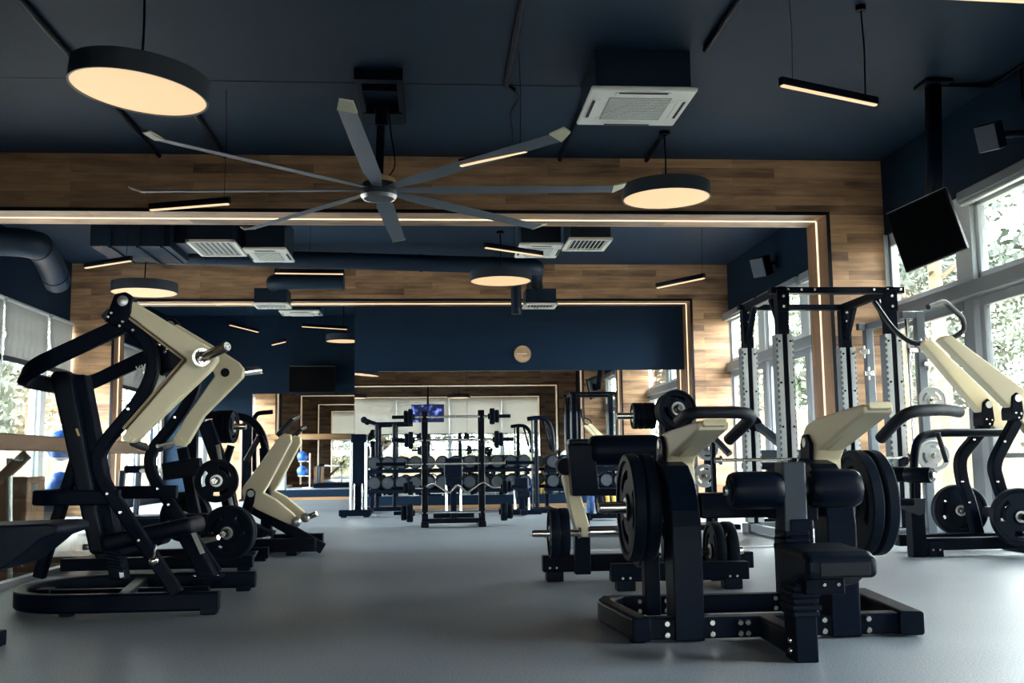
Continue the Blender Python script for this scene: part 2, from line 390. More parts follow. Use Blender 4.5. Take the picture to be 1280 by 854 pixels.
# side walls: dark band above the glazing, low sill below
ZH = 2.93
struct(MB().bb((XR, Y0-.3, ZH), (XR+.25, YF+.3, ZC)).build('wall_right', M['navy']))
struct(MB().bb((XR, Y0-.3, 0), (XR+.25, YF+.3, .22)).build('baseboard_right', M['whiteframe']))
struct(MB().bb((XL-.25, Y0-.3, 2.82), (XL, YF+.3, ZC)).build('wall_left', M['navy']))
struct(MB().bb((XL-.25, Y0-.3, -.005), (XL, YF+.3, .22)).build('baseboard_left', M['navy']))
struct(MB().bb((XR, 15.95, .22), (XR+.25, YF+.3, ZH)).build('wall_recess.001', M['navy']))
struct(MB().bb((XL-.25, YF, 0), (-1.0, YF+.25, ZC)).build('wall_back', M['navy']))
struct(MB().bb((-1.2, YM, 0), (XR, YM+.3, ZC)).build('wall_mirror', M['navy']))
struct(MB().bb((-1.2, YM+.3, 0), (-1.0, YF, ZC)).build('wall_partition', M['navy']))

# right-hand windows
posts = [15.6, 13.86, 12.2, 10.03, 8.37, 6.7, 4.98, 3.3, 1.6]
struct(MB().bb((XR, Y0-.3, .22), (XR+.25, 1.5, ZH)).build('wall_right', M['navy']))
struct(MB().bb((XR-.06, 1.55, 2.035), (XR+.14, YM, 2.165)).build('trim_20', M['greyframe'], bev=.01))
wn = 1
for i in range(len(posts)-1):
    y1, y0 = posts[i]-.135, posts[i+1]+.135
    f = MB()
    f.bb((XR-.015, y1, 2.165), (XR+.13, y1+.27, ZH))                                         # white upper post
    for za, zb in ((2.165, 2.235), (2.80, ZH)): f.bb((XR+.03, y0, za), (XR+.10, y1, zb))
    f.bb((XR+.03, y0, 2.165), (XR+.10, y0+.05, ZH)); f.bb((XR+.03, y1-.05, 2.165), (XR+.10, y1, ZH))
    fo = struct(f.build('window_%d' % wn, M['whiteframe'], bev=.006)); wn += 1
    g = MB(); yp = posts[i]
    g.bb((XR+.0, yp-.07, .22), (XR+.13, yp+.07, 2.035)); g.bb((XR+.03, y0, .22), (XR+.10, y1, .30)); g.bb((XR+.03, y0, 1.95), (XR+.10, y1, 2.035))
    g.bb((XR+.035, y0-.03, .22), (XR+.095, y0+.04, 2.03)); g.bb((XR+.035, y1-.04, .22), (XR+.095, y1+.03, 2.03))
    if i in (4, 5): g.bb((XR+.03, y0, .68), (XR+.09, y1, .72)); g.bb((XR+.03, (y0+y1)/2-.03, .22), (XR+.09, (y0+y1)/2+.03, .70))
    g.build('lower_frame', M['greyframe'], fo, .006)
    MB().bb((XR+.06, y0, 2.17), (XR+.064, y1, ZH)).build('upper_pane', M['glass'], fo)
    MB().bb((XR+.06, y0, .24), (XR+.064, y1, 2.03)).build('lower_pane', M['glass'], fo)
    if i in (0, 1, 2, 4, 5):
        wh = ['beside the far portal', 'second from the far portal', 'just past the nearest portal', '', 'behind the television screen', 'at the right picture edge'][i]
        t = thing('roller_blind', 'grey rolled-up blind cassette above the right-hand window '+wh, 'blind', (XR-.06, (y0+y1)/2, 2.83))
        MB().bb((XR-.10, y0-.09, 2.835), (XR-.016, y1+.05, 2.935)).build('cassette', M['greyframe'], t, .02)
        MB().bb((XR-.085, y0-.05, 2.808), (XR-.03, y1+.02, 2.834)).build('bottom_bar', M['silver'], t, .008)
# left-hand windows
struct(MB().bb((XL-.25, Y0-.3, .22), (XL, 9.8, 2.82)).build('wall_left', M['navy']))
lposts = [20.8, 19.2, 17.6, 15.85, 14.5, 13.0, 11.5, 9.9]
for i in range(len(lposts)-1):
    y1, y0 = lposts[i]-.1, lposts[i+1]+.1
    f = MB(); f.bb((XL-.14, y1, .22), (XL+.01, y1+.2, 2.82))
    for za, zb in ((.22, .30), (2.74, 2.82)): f.bb((XL-.10, y0, za), (XL-.04, y1, zb))
    f.bb((XL-.10, y0, .3), (XL-.04, y0+.05, 2.74)); f.bb((XL-.10, y1-.05, .3), (XL-.04, y1, 2.74))
    fo = struct(f.build('window_%d' % wn, M['whiteframe'], bev=.006)); wn += 1
    MB().bb((XL-.07, y0, .24), (XL-.066, y1, 2.8)).build('pane', M['glass'], fo)
for i, (ya, yb, lab) in enumerate([(14.56, 15.42, 'half-lowered grey roller blind on the left window next to the far portal'), (13.04, 14.44, 'half-lowered grey roller blind on the left window, second from the far portal'),
                                   (11.54, 12.95, 'half-lowered grey roller blind on the left window, third from the far portal'),
    (15.95, 17.55, 'half-lowered grey roller blind on the recess window just past the far portal'), (17.65, 19.15, 'half-lowered grey roller blind on the middle recess window'), (19.25, 20.7, 'half-lowered grey roller blind on the recess window next to the end wall')]):
    t = thing('roller_blind', lab, 'blind', (XL+.05, (ya+yb)/2, 2.0), 'roller blinds on the left windows')
    n = 24; o = MB(); vs = []
    for k in range(n+1):                                   # softly rippling fabric with thickness
        y = ya+(yb-ya)*k/n; row = []
        for j in range(9):
            z = 2.79-.70*j/8; x = XL+.05+.012*math.sin(k*1.9+j*.3)*(j/8)+(.02 if j in (5,) else 0)
            row.append((x, y, z))
        vs.append(row)
    fr = [[o.bm.verts.new(p) for p in r] for r in vs]; bk = [[o.bm.verts.new((p[0]-.006, p[1], p[2])) for p in r] for r in vs]
    for k in range(n):
        for j in range(8):
            o.face([fr[k][j], fr[k+1][j], fr[k+1][j+1], fr[k][j+1]], True); o.face([bk[k][j], bk[k][j+1], bk[k+1][j+1], bk[k+1][j]], True)
    for k in range(n): o.face([fr[k][8], fr[k+1][8], bk[k+1][8], bk[k][8]]); o.face([fr[k][0], bk[k][0], bk[k+1][0], fr[k+1][0]])
    for j in range(8): o.face([fr[0][j], fr[0][j+1], bk[0][j+1], bk[0][j]]); o.face([fr[n][j], bk[n][j], bk[n][j+1], fr[n][j+1]])
    o.build('fabric', M['blind'], t)
    MB().bb((XL+.035, ya, 2.02), (XL+.07, yb, 2.09)).build('hem_bar', M['dgrey'], t, .01)
    MB().cyl((XL+.05, ya, 2.79), (XL+.05, yb, 2.79), .028).build('roller', M['silver'], t)
# rear glazing behind the camera (seen in the mirrors)
struct(MB().bb((XL, Y0-.25, 3.2), (XR, Y0, ZC)).build('wall_rear', M['navy']))
for i in range(5):
    xa = XL+i*1.976; xb = xa+1.976
    f = MB(); f.bb((xa, Y0-.14, 0), (xa+.1, Y0-.02, 3.2)); f.bb((xa, Y0-.12, 0), (xb, Y0-.04, .15)); f.bb((xa, Y0-.12, 3.1), (xb, Y0-.04, 3.2)); f.bb((xb-.06, Y0-.12, .1), (xb, Y0-.04, 3.2))
    fo = struct(f.build('window_%d' % wn, M['whiteframe'], bev=.006)); wn += 1
    MB().bb((xa+.1, Y0-.08, .15), (xb-.05, Y0-.076, 3.1)).build('pane', M['glass'], fo)
    t = thing('roller_blind', 'pale half-lowered roller blind behind the camera, %s from the window wall end' % ORD[4-i], 'blind', ((xa+xb)/2, Y0+.05, 1.75), 'roller blinds on the rear glazing')
    MB().bb((xa+.03, Y0+.045, 1.78), (xb-.01, Y0+.051, 3.17)).build('fabric', M['blind2'], t)
    MB().bb((xa+.03, Y0+.035, 1.74), (xb-.01, Y0+.06, 1.78)).build('hem_bar', M['dgrey'], t, .008)
    MB().cyl((xa+.03, Y0+.05, 3.17), (xb-.01, Y0+.05, 3.17), .028).build('roller', M['silver'], t)

# mirrors and their plinths
def mirror(a, c, lab):
    t = thing('wall_mirror', lab, 'mirror', ((a[0]+c[0])/2, c[1], a[2]))
    MB().bb(a, c).build('mirror_glass', M['mirror'], t)
zt = .7+113*15.94/1286.5
xs_ = at(584, 540, 15.94).x
mirror((-1.195, YM-.008, .20), (xs_-.002, YM-.001, zt+.01), 'tall wall mirror left of the seam behind the barbell rack')
mirror((xs_+.002, YM-.008, .20), (XP-.002, YM-.001, zt+.01), 'wide wall mirror right of the seam behind the dumbbells')
mirror((at(315, 540, YF).x, YF-.008, .20), (-1.21, YF-.001, at(380, 492, YF).z), 'wall mirror in the dark recess under the small television')
struct(MB().bb((-1.2, YM-.03, .055), (XP, YM-.002, .20)).build('baseboard_far', M['navy']))
struct(MB().bb((-1.2, YM-.035, 0), (XP, YM-.002, .055)).build('trim_21', M['wood_x']))
struct(MB().bb((XL, YF-.03, .055), (-1.21, YF-.002, .20)).build('baseboard_back', M['navy']))
struct(MB().bb((XL, YF-.035, 0), (-1.21, YF-.002, .055)).build('trim_22', M['wood_x']))
t = thing('ballet_barre', 'pale wooden rail running along the mirror in the dark recess', 'rail', (-2.3, YF-.1, 1.2))
zb = at(395, 546, YF-.1).z
MB().bar([(-3.2, YF-.12, zb), (-1.25, YF-.12, zb)], .07, .11, (0, 1, 0)).build('rail', M['wood_x'], t)
for xx in (-2.9, -1.5): MB().cyl((xx, YF-.12, zb-.03), (xx, YF-.01, zb-.06), .015).build('bracket', M['black'], t)
d = MB().bb((at(257, 560, 20.6).x, 20.55, 0), (at(301, 560, 20.6).x, 20.86, at(280, 522, 20.6).z)).build('wooden_locker', M['wood'], bev=.01)
tag(d, 'tall plank-fronted locker against the recess wall left of the mirror', 'locker')
xw = at(302, 560, 20.6).x
d = thing('light_strip', 'upright warm light strip on the edge of the locker in the recess', 'light strip', (xw, 20.5, 0))
MB().bb((xw-.02, 20.52, .05), (xw+.015, 20.545, at(280, 522, 20.6).z)).build('diffuser', M['led'], d)

# joints and conduit on the ceiling
struct(MB().bb((XL, 7.93, ZC-.004), (1.3, 7.945, ZC)).build('trim_23', M['trimblack']))
def conduit(lab, pts, r=.022, mat='black2'):
    return tag(MB().tube(fillet(pts, .06), r, 10).build('ceiling_conduit', M[mat]), lab, 'pipe', 'ceiling conduit')
zc = ZC-.024
conduit('black conduit on the ceiling passing above the large round lamp at left', [(-2.62, 4.9, zc), (-2.62, 9.88, zc)])
conduit('short black conduit on the ceiling over the fan blade at left', [(-2.0, 8.6, zc), (-2.0, 9.88, zc)])
conduit('thin black conduit dropping a cable in the ceiling centre', [(.59, 4.9, zc), (.59, 7.9, zc), (.66, 7.98, zc)])
tag(MB().tube(smooth([(.66, 7.98, zc), (.72, 8.2, zc+.01), (.68, 8.6, zc+.01), (.74, 9.1, zc+.01), (.76, 9.5, zc+.012)]), .007, 6).build('loose_cable', M['black']), 'thin loose black cable on the ceiling left of the air conditioner', 'cable')
conduit('black conduit on the ceiling running up to the air conditioner', [(2.0, 4.9, zc), (2.0, 7.1, zc)])
conduit('black conduit on the ceiling leading from the air conditioner to the portal', [(1.27, 7.98, zc), (1.27, 9.88, zc)])
conduit('black conduit feeding the round lamp in front of the portal', [(2.14, 9.05, zc), (2.14, 9.88, zc)])
conduit('thin conduit along the top of the right wall by the television pole', [(4.05, 7.72, zc), (4.53, 7.72, zc), (4.53, 4.9, zc)], .018)
conduit('vertical conduit stub on the right dark wall above the speaker', [(4.55, 7.35, 3.69), (4.55, 7.35, 3.42)], .012)

# ------------------------------------------------------------------ lamps
def pendant(lab, c, D, H, rx=0, ry=0, mat='lampdisc'):
    """round drum pendant; c is the centre of the luminous underside"""
    c = V(c); t = thing('pendant_lamp', lab, 'lamp', c); R = D/2
    rot = (rotx(rx) @ roty(ry))
    up = rot @ V((0, 0, 1))
    MB().lathe([(R-.012, 0), (R, 0), (R, H), (.02, H+.002), (.02, H-.02), (R-.012, H-.02)], c, up, 64, True).build('drum', M['dgrey'], t)
    MB().lathe([(0, .004), (R-.013, .006), (R-.013, .012), (0, .012)], c, up, 64).build('diffuser', M[mat], t)
    top = c+up*H; MB().cyl(top, top+V((0, 0, .05)), .03).build('socket', M['black'], t)
    cz = V((top.x, top.y, ZC))
    MB().tube([top+V((0, 0, .04)), (top+cz)/2+V((.006, 0, 0)), cz], .008, 8).build('cable', M['black'], t)
    MB().cyl(cz-V((0, 0, .03)), cz, .05).build('ceiling_rose', M['black'], t)
    return t
pendant('largest round drum pendant lamp, at the upper left, tilted to the right', at(173.5, 117, 6.05), .80, .125, 0, math.radians(6))
pendant('round drum pendant lamp hanging right of the air conditioner', at(833, 249, 9.05), .80, .125, 0, -.01)
pendant('round drum pendant lamp behind the left machine in the second hall', at(180.5, 366.5, 13.0), .80, .125)
pendant('round drum pendant lamp in the second hall near the duct elbow', at(626, 352, 13.2), .80, .125)
pendant('round drum pendant lamp in the dark recess beside the small television', at(429, 427, 18.6), .62, .12)
pendant('round drum pendant lamp hanging behind the camera, seen in the mirror', (.9, -3.5, 2.9), .8, .125)
pendant('round drum pendant lamp hanging over the left behind the camera', (-2.6, -3.2, 2.9), .8, .125)

def linear(lab, a, b_, cords=(0.9,), w=.036):
    a, b_ = V(a), V(b_); t = thing('linear_pendant', lab, 'lamp', (a+b_)/2)
    d = (b_-a).normalized(); h = V((0, 0, .018))
    MB().bar([a+h*2, b_+h*2], w, .05, d.cross(V((0, 0, 1))), c=.003).build('housing', M['black'], t)
    MB().bar([a+d*.01+V((0, 0, .007)), b_-d*.01+V((0, 0, .007))], w-.008, .012, d.cross(V((0, 0, 1))), c=.001).build('diffuser', M['lintube'], t)
    for i_, k in enumerate(cords):
        p = a+(b_-a)*k+V((0, 0, .06)); MB().tube([p, (p.x+.01, p.y, (p.z+ZC)/2), (p.x, p.y, ZC)], .006 if i_ == 0 and len(cords) > 1 else .0022, 6).build('cord', M['black'], t)
        if i_ == 0 and len(cords) > 1: MB().cyl((p.x, p.y, ZC-.035), (p.x, p.y, ZC), .035).build('ceiling_cup', M['black'], t)
    return t
linear('slim linear pendant lamp over the right side, left of the television pole', atz(976, 108, 3.02), atz(1096, 133, 3.02), (.88, .12))
linear('slim linear pendant lamp at the top right picture corner', atz(1150, -3, 3.2), atz(1290, 3.5, 3.2), (.5,))
linear('slim linear pendant lamp left of the fan below a blade tip', atz(187, 264, 2.75), atz(287, 256, 2.75), (.93,))
linear('slim linear pendant lamp behind the right fan blade', atz(575, 209, 2.92), atz(659, 190, 2.92), (.9,))
linear('slim linear pendant lamp at the far left of the second hall', atz(106, 336, 2.9), atz(164, 327, 2.9), (.9,))
linear('slim linear pendant lamp in front of the duct in the second hall', atz(343, 342.5, 2.9), atz(430, 343.5, 2.9), (.5,))
linear('slim linear pendant lamp above the round lamp near the duct elbow', atz(606, 310.5, 2.9), atz(678, 321, 2.9), (.5,))
linear('slim linear pendant lamp at the right of the second hall, beside the portal', atz(821, 361, 2.62), atz(881, 348.5, 2.62), (.95,))
linear('slim linear pendant lamp floating in the recess, left of the two', atz(287, 407, 2.95), atz(323, 416, 2.95), (.5,), .03)
linear('slim linear pendant lamp in the recess, short slanting one', atz(340, 432, 2.75), atz(357, 428, 2.75), (.5,), .03)
linear('slim linear pendant lamp in the recess above the round lamp', atz(377, 409, 2.95), atz(434, 412.5, 2.95), (.5,), .03)
linear('slim linear pendant lamp low at the left of the recess', atz(305, 469, 2.3), atz(328, 467, 2.3), (.5,), .05)

# ------------------------------------------------------------------ ceiling fan
hub = V((-.434, 8.33, 2.95)); M['blade'] = pmat('fan_blade', (.055, .07, .092), .45); M['tip'] = pmat('fan_tip', (.62, .62, .45), .5); M['cream'] = pmat('fan_ring', (.60, .42, .20), .4)
t = thing('ceiling_fan', 'large dark eight-bladed ceiling fan hanging in front of the portal', 'fan', (hub.x, hub.y, hub.z))
o = MB(); y0, y1 = 7.62, 8.63; x0, x1 = hub.x-.13, hub.x+.19
for xx in (x0, x1): o.bb((xx-.025, y0, ZC-.09), (xx+.025, y1, ZC))
for yy, ww in ((y0, .09), (y0+.24, .05), (y1-.26, .05), (y1-.05, .1)): o.bb((x0, yy, ZC-.09), (x1, yy+ww, ZC-.01))
o.build('ceiling_frame', M['black'], t, .004)
MB().bb((x0, y1-.26, ZC-.10), (x1, y1-.02, ZC-.085)).build('base_plate', M['black2'], t)
MB().cyl((hub.x+.02, hub.y, ZC-.22), (hub.x+.02, hub.y, ZC-.08), .055).build('swivel', M['black2'], t)
MB().tube([(hub.x+.02, hub.y, ZC-.1), hub+V((0, 0, .12))], .036, 14).build('down_rod', M['black2'], t)
MB().tube(smooth([(hub.x+.08, hub.y, ZC-.1), (hub.x+.10, hub.y, 3.4), (hub.x+.13, hub.y, 3.15), (hub.x+.06, hub.y, 3.03)]), .006, 6).build('cable', M['black'], t)
MB().lathe([(0, .10), (.09, .10), (.135, .075), (.14, .04), (0, .04)], hub, (0, 0, 1), 40).build('motor_cover', M['cream'], t)
MB().lathe([(0, .045), (.135, .045), (.15, .0), (.15, -.05), (.12, -.09), (0, -.10)], hub, (0, 0, 1), 40).build('hub', M['dgrey'], t)
MB().lathe([(.125, -.083), (.145, -.062), (.152, -.065), (.13, -.092)], hub, (0, 0, 1), 40, True).build('hub_trim', M['steel'], t)
for k in range(8):
    a = math.radians(-3-45*k); d = V((math.cos(a), math.sin(a), 0)); s_ = V((-d.y, d.x, 0)); L0, L1, Rr = .13, .5, 1.93
    sec = [(-.075, .0), (-.03, .012), (.03, .014), (.075, .004), (.03, .002), (-.03, -.001)]
    pit = math.radians(-11); u_ = s_*math.cos(pit)+V((0, 0, 1))*math.sin(pit); n_ = u_.cross(d)*-1
    o = MB(); rings = []
    for rr, kk in ((L0, .55), (.30, .7), (.5, 1), (1.2, .95), (Rr, .85)): rings.append([o.bm.verts.new(hub+V((0, 0, -.02))+d*rr+u_*(q*kk)+n_*w_) for q, w_ in sec])
    for r0, r1 in zip(rings, rings[1:]):
        for q in range(6): o.face([r0[q], r0[(q+1) % 6], r1[(q+1) % 6], r1[q]], True)
    o.face(rings[0]); o.face(rings[-1]); bl = o.build('blade', M['blade'], t)
    o = MB(); p = hub+V((0, 0, -.02))+d*Rr
    o.prism([p-u_*.068+n_*-.004, p+u_*.068+n_*-.004, p+u_*.05+d*.10+V((0, 0, .035)), p-u_*.04+d*.11+V((0, 0, .03))], n_*.014); o.build('blade_tip', M['tip'], bl, .003)

# ------------------------------------------------------------------ air conditioning
def cassette(lab, c, w, dep, hbox, side=True):
    """ceiling cassette: c = centre of the underside panel"""
    c = V(c); t = thing('air_conditioner', lab, 'air conditioner', c)
    MB().bb((c.x-w*.45, c.y-dep*.45, c.z+.035), (c.x+w*.45, c.y+dep*.45, c.z+.035+hbox)).build('casing', M['duct'], t, .01)
    MB().bb((c.x-w/2, c.y-dep/2, c.z), (c.x+w/2, c.y+dep/2, c.z+.036)).build('panel', M['white'], t, .018, 3)
    g = MB().bb((c.x-w*.30, c.y-dep*.30, c.z-.006), (c.x+w*.30, c.y+dep*.30, c.z+.002)).build('intake_grille', pmat('grille_grey', (.40, .43, .41), .6), t, .004)
    o = MB()
    for k in range(-1, 2): o.box((c.x+k*w*.17, c.y, c.z-.008), (.006, dep*.62, .003), rotz(.6))
    for k in range(14): o.bb((c.x-w*.29, c.y-dep*.29+k*dep*.58/13-.002, c.z-.008), (c.x+w*.29, c.y-dep*.29+k*dep*.58/13+.002, c.z-.006))
    o.build('grille_bars', M['white'], g)
    for dx, dy in ((1, 0), (-1, 0), (0, 1), (0, -1)):
        sz = (.055, dep*.52, .008) if dx else (w*.52, .055, .008)
        s2 = (.022, dep*.46, .004) if dx else (w*.46, .022, .004)
        fl = MB().box((c.x+dx*w*.405, c.y+dy*dep*.405, c.z-.002), sz).build('vane', M['white'], t, .003)
        MB().box((c.x+dx*(w*.405+.022), c.y+dy*(dep*.405+.022), c.z-.006), s2).build('outlet_slot', M['trimblack'], fl)
    return t
cassette('white square ceiling cassette air conditioner hanging right of the fan', (1.553, 7.535, 3.375), .79, .80, .29)
def diffuser(lab, c, w, dep, h, nl=8, tilt=0):
    c = V(c); t = thing('air_diffuser', lab, 'air vent', c)
    MB().bb((c.x-w/2+.02, c.y-dep/2+.02, c.z+.03), (c.x+w/2-.02, c.y+dep/2-.02, c.z+h)).build('plenum_box', M['duct'], t, .006)
    o = MB(); o.bb((c.x-w/2, c.y-dep/2, c.z), (c.x-w/2+.04, c.y+dep/2, c.z+.03)); o.bb((c.x+w/2-.04, c.y-dep/2, c.z), (c.x+w/2, c.y+dep/2, c.z+.03))
    o.bb((c.x-w/2, c.y-dep/2, c.z), (c.x+w/2, c.y-dep/2+.04, c.z+.03)); o.bb((c.x-w/2, c.y+dep/2-.04, c.z), (c.x+w/2, c.y+dep/2, c.z+.03)); o.build('grille_frame', M['white'], t, .004)
    for k in range(nl):
        MB().box((c.x-w/2+.06+(w-.12)*k/(nl-1), c.y, c.z+.014), (.006, dep-.08, .03), roty(.7)).build('louvre', M['white'], t)
    return t
def pc(x, y, Y): return at(x, y, Y)
p = pc(268, 305, 11.2); diffuser('grey louvred air diffuser box in the second hall at left, beside the cassette', (p.x-.03, 11.5, p.z), .52, .8, .26)
p = pc(320, 306, 11.2); cassette('white ceiling cassette in the second hall right of the left louvred box', (p.x+.06, 11.75, p.z-.02), .48, .75, .25)
p = pc(733, 305, 11.0); diffuser('grey louvred air diffuser box in the second hall at right', (p.x+.02, 11.1, p.z), .48, .62, .27, 9)
p = pc(683, 306, 11.2); cassette('white ceiling cassette in the second hall left of the right louvred box', (p.x-.05, 11.6, p.z), .50, .75, .27)
p = pc(676, 382, 14.6); diffuser('small grey air diffuser box under the duct elbow by the far portal', (p.x, 14.75, p.z), .48, .45, .24, 9)
p = pc(338, 381, 14.6); diffuser('small grey air diffuser box under the duct left of centre by the far portal', (p.x, 14.8, p.z), .50, .45, .24, 9)
p = pc(375, 391, 16.6); cassette('white ceiling cassette in the dark recess behind the small diffuser box', (p.x, 16.75, p.z), .66, .5, .55)

# ------------------------------------------------------------------ ducts in the second hall
def duct(lab, pts, r, fil=.25, rings=True, name='ceiling_duct'):
    P = fillet(pts, fil); t = thing(name, lab, 'duct', P[0])
    MB().tube(P, r, 24).build('pipe', M['duct'], t)
    if rings:
        L = 0; nxt = .8
        for a, c in zip(P, P[1:]):
            L += (c-a).length
            if L > nxt and (c-a).length > .1:
                d = (c-a).normalized(); k = int((c-a).length/1.1)+1
                for q in range(k):
                    m = a+(c-a)*((q+.5)/k); MB().lathe([(r-.003, -.02), (r+.008, -.02), (r+.008, .02), (r-.003, .02)], m, d, 24, True).build('collar', M['duct'], t)
                nxt = L+.8
    return t
a = pc(215, 320, 14.1); e = pc(672, 333, 14.1)
duct('long round dark duct running across the second hall below its ceiling', [(-3.6, 14.1, a.z), (e.x-.02, 14.1, e.z), (e.x+.02, 14.60, e.z), (e.x+.02, 14.72, e.z-.02), (e.x+.02, 14.76, pc(676, 382, 14.6).z+.255)], .115, .12)
a = pc(360, 352, 14.4); duct('short round dark duct bending down into the left small diffuser box', [(pc(430, 352, 14.4).x, 14.4, a.z), (pc(342, 352, 14.4).x, 14.4, a.z), (pc(340, 352, 14.4).x, 14.6, a.z), (pc(340, 352, 14.4).x, 14.78, a.z), (pc(340, 352, 14.4).x, 14.8, pc(338, 381, 14.6).z+.255)], .11, .2, False)
a = pc(643, 340, 14.6); duct('short vertical dark duct beside the right small diffuser box', [(a.x, 14.35, a.z+.15), (a.x, 14.35, pc(643, 393, 14.35).z)], .075, .1, False)
a = pc(20, 302, 11.6); duct('thick round dark duct with a drop elbow at the left of the second hall', [(-5.25, 11.6, a.z), (pc(40, 300, 11.6).x, 11.6, a.z), (pc(60, 330, 12.4).x, 12.3, pc(60, 318, 12.4).z), (pc(72, 350, 13).x, 13.0, pc(72, 352, 13).z)], .16, .4)
t = thing('duct_box', 'wide rectangular dark duct under the second hall ceiling at left', 'duct', pc(155, 305, 12.2))
q0 = pc(112, 310, 11.9); q1 = pc(212, 310, 11.9)
MB().bb((q0.x, 11.9, q0.z+.02), (q1.x, 12.85, 3.66)).build('duct_body', M['duct'], t, .01)
for k in (.25, .6, .9): MB().bb((q0.x+(q1.x-q0.x)*k-.015, 11.88, q0.z), (q0.x+(q1.x-q0.x)*k+.015, 12.87, 3.68)).build('flange', M['duct'], t)
MB().bb((q1.x, 12.1, q0.z+.1), (q1.x+1.3, 12.7, 3.6)).build('branch_duct', M['duct'], t, .01)

# ------------------------------------------------------------------ televisions, speakers, clock
def tv(lab, corners, thick, pole=None, screen=None, mount=True):
    """corners: top left, top right, bottom right, bottom left as seen from the front"""
    tl, tr, br, bl = [V(c) for c in corners]; cen = (tl+tr+br+bl)/4
    ux = (tr-tl+br-bl).normalized(); uy = (tl-bl+tr-br).normalized(); n = ux.cross(uy).normalized(); uy = n.cross(ux)
    w = ((tr-tl).length+(br-bl).length)/2; h = ((tl-bl).length+(tr-br).length)/2
    t = thing('television', lab, 'television', cen)
    R = Matrix((ux, uy, n)).transposed()
    MB().box(cen-n*thick/2, (w, h, thick), R).build('housing', M['trimblack'], t, .006)
    MB().box(cen+n*.001, (w-.03, h-.03, .003), R).build('screen', screen or M['screen'], t)
    MB().box(cen+uy*(h/2+.001)-n*thick*.5, (w*.98, .006, thick*.8), R).build('top_edge', M['silver'], t)
    return t, cen, n, uy
Yt = 7.45
cs = [at(1112, 266, 7.75), at(1187, 232, 7.35), at(1203, 312, 7.35), at(1127, 343, 7.75)]
t, cen, n, uy = tv('black flat television hanging tilted from a ceiling pole at right', cs, .05)
px_ = cen-n*.16
top = V((4.04, 7.73, ZC))
MB().bar([top-V((0, 0, .02)), V((px_.x, px_.y, cen.z-.05))], .10, .10, (0, 1, 0)).build('pole', M['black'], t)
MB().bb((top.x-.11, top.y-.11, ZC-.03), (top.x+.11, top.y+.11, ZC)).build('ceiling_plate', M['black'], t)
MB().bar([V((px_.x, px_.y, cen.z)), cen-n*.05], .16, .12, (0, 0, 1)).build('bracket', M['black'], t)
c1 = [at(361, 458, 20.6), at(419, 458, 20.6), at(419, 491, 20.6), at(361, 491, 20.6)]
t, cen, n, uy = tv('small black television on the dark recess wall above the mirror', c1, .06)
MB().bb((cen.x-.1, 20.655, cen.z-.1), (cen.x+.1, YF-.002, cen.z+.1)).build('wall_bracket', M['black'], t)
ms, nt, bs = newmat('tv_picture'); 
nn = nt.nodes.new('ShaderNodeTexNoise'); nn.inputs['Scale'].default_value = 5; tc_ = nt.nodes.new('ShaderNodeTexCoord'); nt.links.new(tc_.outputs['Object'], nn.inputs['Vector'])
cr = nt.nodes.new('ShaderNodeValToRGB'); cr.color_ramp.elements[0].position = .52; cr.color_ramp.elements[0].color = (.005, .008, .03, 1); cr.color_ramp.elements[1].position = .72; cr.color_ramp.elements[1].color = (.15, .22, .75, 1)
nt.links.new(nn.outputs['Fac'], cr.inputs['Fac']); nt.links.new(cr.outputs['Color'], bs.inputs['Emission Color']); bs.inputs['Emission Strength'].default_value = .8; bs.inputs['Base Color'].default_value = (0, 0, 0, 1)
t, cen, n, uy = tv('television with a bluish picture hanging behind the camera, seen in the mirror', [(.4, -4.6, 2.75), (-.75, -4.6, 2.75), (-.75, -4.6, 2.12), (.4, -4.6, 2.12)], .06, screen=ms)
MB().bar([(-.17, -4.72, ZC), (-.17, -4.72, 2.4)], .06, .06, (0, 1, 0)).build('pole', M['black'], t)
MB().bb((-.27, -4.72, 2.3), (.0-.07, -4.66, 2.55)).build('tv_mount', M['black'], t)
def speaker(lab, c, s, aim):
    c = V(c); t = thing('wall_speaker', lab, 'speaker', c); d = V(aim).normalized(); R = d.to_track_quat('Z', 'Y').to_matrix()
    MB().box(c, (s*.8, s*1.0, s*.7), R, taper=1.0).build('cabinet', M['black'], t, .012)
    MB().box(c+d*s*.36, (s*.74, s*.94, .012), R).build('grille', pmat('speaker_grille', (.05, .065, .09), .6, bump=.3, bscale=500), t, .004)
    MB().bar([c-d*s*.3, V((XR-.005, c.y+.08, c.z+.07))], .05, .05, (0, 0, 1)).build('bracket', M['black'], t)
    MB().box((XR-.01, c.y+.08, c.z+.07), (.02, .12, .16)).build('wall_plate', M['black'], t)
speaker('black wall speaker high on the right wall near the picture edge', at(1238, 171, 7.05), .2, (-.75, -.55, -.35))
speaker('black wall speaker high on the right wall of the second hall', at(952, 333, 13.1), .26, (-.75, -.6, -.35))
p = at(653, 443, YM)
t = thing('wall_clock', 'round wooden wall clock on the dark wall above the mirror', 'clock', (p.x, YM-.02, p.z))
MB().lathe([(0, 0), (.135, 0), (.135, .03), (.128, .036), (0, .03)], (p.x, YM-.001, p.z), (0, -1, 0), 48).build('dial', M['clockwood'], t)
MB().lathe([(.128, .028), (.138, .028), (.138, .042), (.128, .042)], (p.x, YM-.001, p.z), (0, -1, 0), 48, True).build('rim', M['bark2'], t)
MB().box((p.x+.03, YM-.042, p.z+.004), (.075, .004, .010)).build('hour_hand', M['white'], t)
MB().box((p.x-.045, YM-.044, p.z+.005), (.10, .004, .007)).build('minute_hand', M['white'], t)

